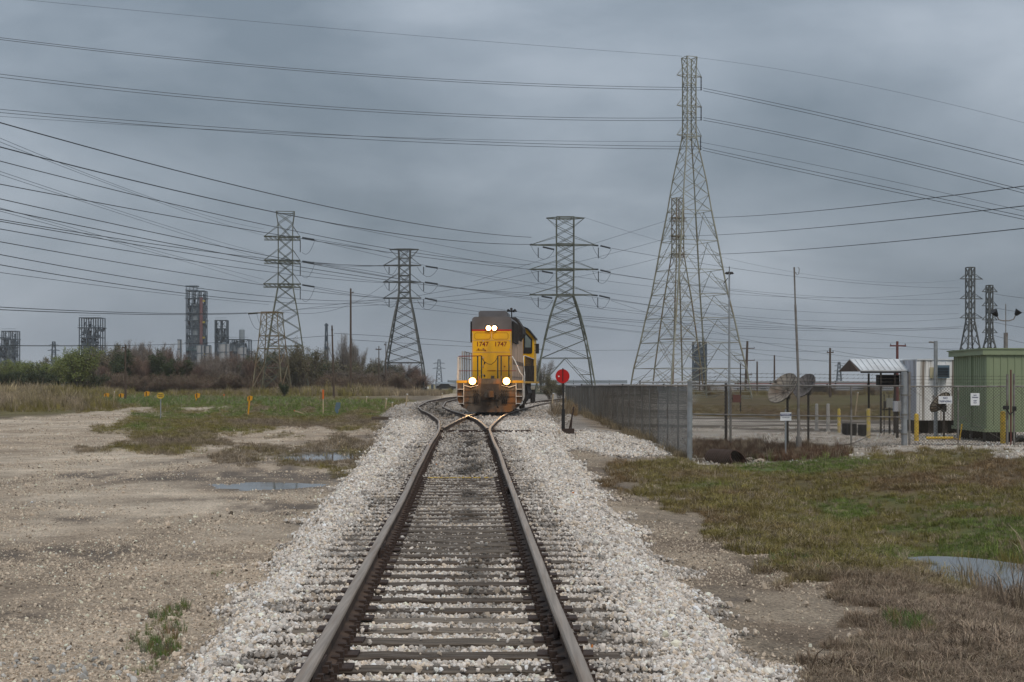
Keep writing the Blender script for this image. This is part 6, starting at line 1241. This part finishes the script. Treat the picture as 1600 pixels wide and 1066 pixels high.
def plant(kind, px, pt_, d, wpx=None, label=None, v=None, group=None, z=None):
    x = wx(px, d); zg = gz(x, d) - .1 if z is None else z; H = hz(pt_, d) - zg; v = random.randrange(3) if v is None else v; a, b_ = make_tree(kind, v)
    nm, lb, ct, gp = LB[kind]; r = thing(nm, label or (lb + ' ' + mark(px)), ct, (x, d, zg), random.uniform(0, 6.28), (group or gp) if not label else None); s = H / 7; sxy = (wpx * d / F / 6) if wpx else s
    for n_, me_ in (('trunk', a), ('crown', b_)): link(n_, me_, r, (0,0,0), 0, (sxy, sxy, s))
rs = random.Random(5)
tops = lambda px: float(np.interp(px, [-60,60,100,145,160,190,230,265,300,360,400,430,470,500,560,600,640,700], [571,567,556,562,556,543,541,548,556,555,553,549,552,566,566,566,572,590]))
px = 150
while px < 655:
    k = rs.choice(['bare','bare','red','bare','olive'] if px < 400 else ['olive','bare','olive','red','dark'])
    plant(k, px, tops(px) + rs.uniform(-3, 7), 262 + rs.uniform(-12, 14), rs.uniform(44, 66)); px += rs.uniform(9, 15)
px = 140
while px < 650: plant(rs.choice(['red','bare','red','bare','dark']), px, tops(px) + rs.uniform(8, 20), 246 + rs.uniform(-5, 6), rs.uniform(44, 62)); px += rs.uniform(13, 19)
px = 150
while px < 640: plant('low', px, rs.uniform(583, 592), 236 + rs.uniform(-3, 6), rs.uniform(30, 44)); px += rs.uniform(10, 15)
for i, (px, pt_, w_, v) in enumerate(((188,541,60,0),(218,540,70,1),(250,543,56,2),(202,545,50,2))): plant('tall', px, pt_, 270, w_, v=v, group='bare crowns over the left thicket')
px = -70
while px < 96: plant('green' if rs.random() < .6 else 'olive', px, tops(px) + rs.uniform(-2, 6), 240 + rs.uniform(-10, 10), rs.uniform(38, 58)); px += rs.uniform(10, 16)
px = -60
while px < 150: plant('dark', px, rs.uniform(578, 588), 225, rs.uniform(34, 46)); px += rs.uniform(16, 26)
plant('green', 121, 547, 215, 58, 'large bright green tree in front of the open refinery frame', 1); plant('green', 108, 556, 216, 40, 'smaller green tree crowding the left side of the large green tree', 2); plant('olive', 136, 553, 218, 40, 'thin leafy tree at the right flank of the large green tree', 0)
plant('tall', 537, 527, 270, 58, 'round crowned bare tree between the two bare timber poles', 1); plant('tall', 556, 536, 275, 44, 'bare tree just right of the tallest bare pole', 2); plant('olive', 478, 541, 225, 50, 'leafy grey-green tree behind the right leg of the decked pylon', 0); plant('olive', 462, 548, 228, 44, 'leafy tree inside the right half of the decked pylon', 1); plant('olive', 403, 553, 250, 44, 'leafy tree at the left leg of the decked pylon', 2)
plant('dark', 446, 600, 190, 26, 'low round green bush in front of the decked pylon foot', 1); plant('tall', 585, 562, 262, 30, 'thin bare sapling left of the jumpered pylon', 0); plant('tall', 612, 568, 268, 44, 'bare bush inside the legs of the jumpered pylon', 2); plant('tall', 645, 577, 268, 36, 'small bare bush right of the jumpered pylon legs', 1)
plant('olive', 861, 587, 150, 34, 'olive bush just right of the locomotive', 1); plant('olive', 876, 594, 156, 30, 'low olive bush behind the red target', 2); plant('tall', 848, 563, 330, 38, 'hazy bare tree behind the legs of the wide armed pylon', 0)
for px, lb in ((1010,'low brush on the far field left of the tallest pylon foot'),(1034,'low brush on the far field inside the tallest pylon legs'),(1110,'low brush beside the right foot of the tallest pylon'),(1212,'low brush behind the larger dish'),(1300,'low brush on the far field behind the dark utility pole'),(1365,'low brush on the far field behind the canopy posts')): plant('low', px, rs.uniform(600, 605), 215, 20, lb)
print('objects', len(bpy.data.objects))

# ------------------------------------------------------------------ thin damp air over the whole place
hzb = MB(); hzb.box(-6000, 6000, -70, 7200, -2.4, 75)
hm = bpy.data.materials.new('damp_air'); hm.use_nodes = True; t = hm.node_tree; t.nodes.clear(); o_ = t.nodes.new('ShaderNodeOutputMaterial'); v_ = t.nodes.new('ShaderNodeVolumePrincipled')
v_.inputs['Color'].default_value = (.93, .96, 1.0, 1); v_.inputs['Density'].default_value = .00014; v_.inputs['Anisotropy'].default_value = .2; t.links.new(v_.outputs[0], o_.inputs['Volume'])
hz_o = hzb.build('haze', hm); setp(hz_o, kind='stuff'); hz_o['label'] = 'thin grey-blue haze in the damp air'
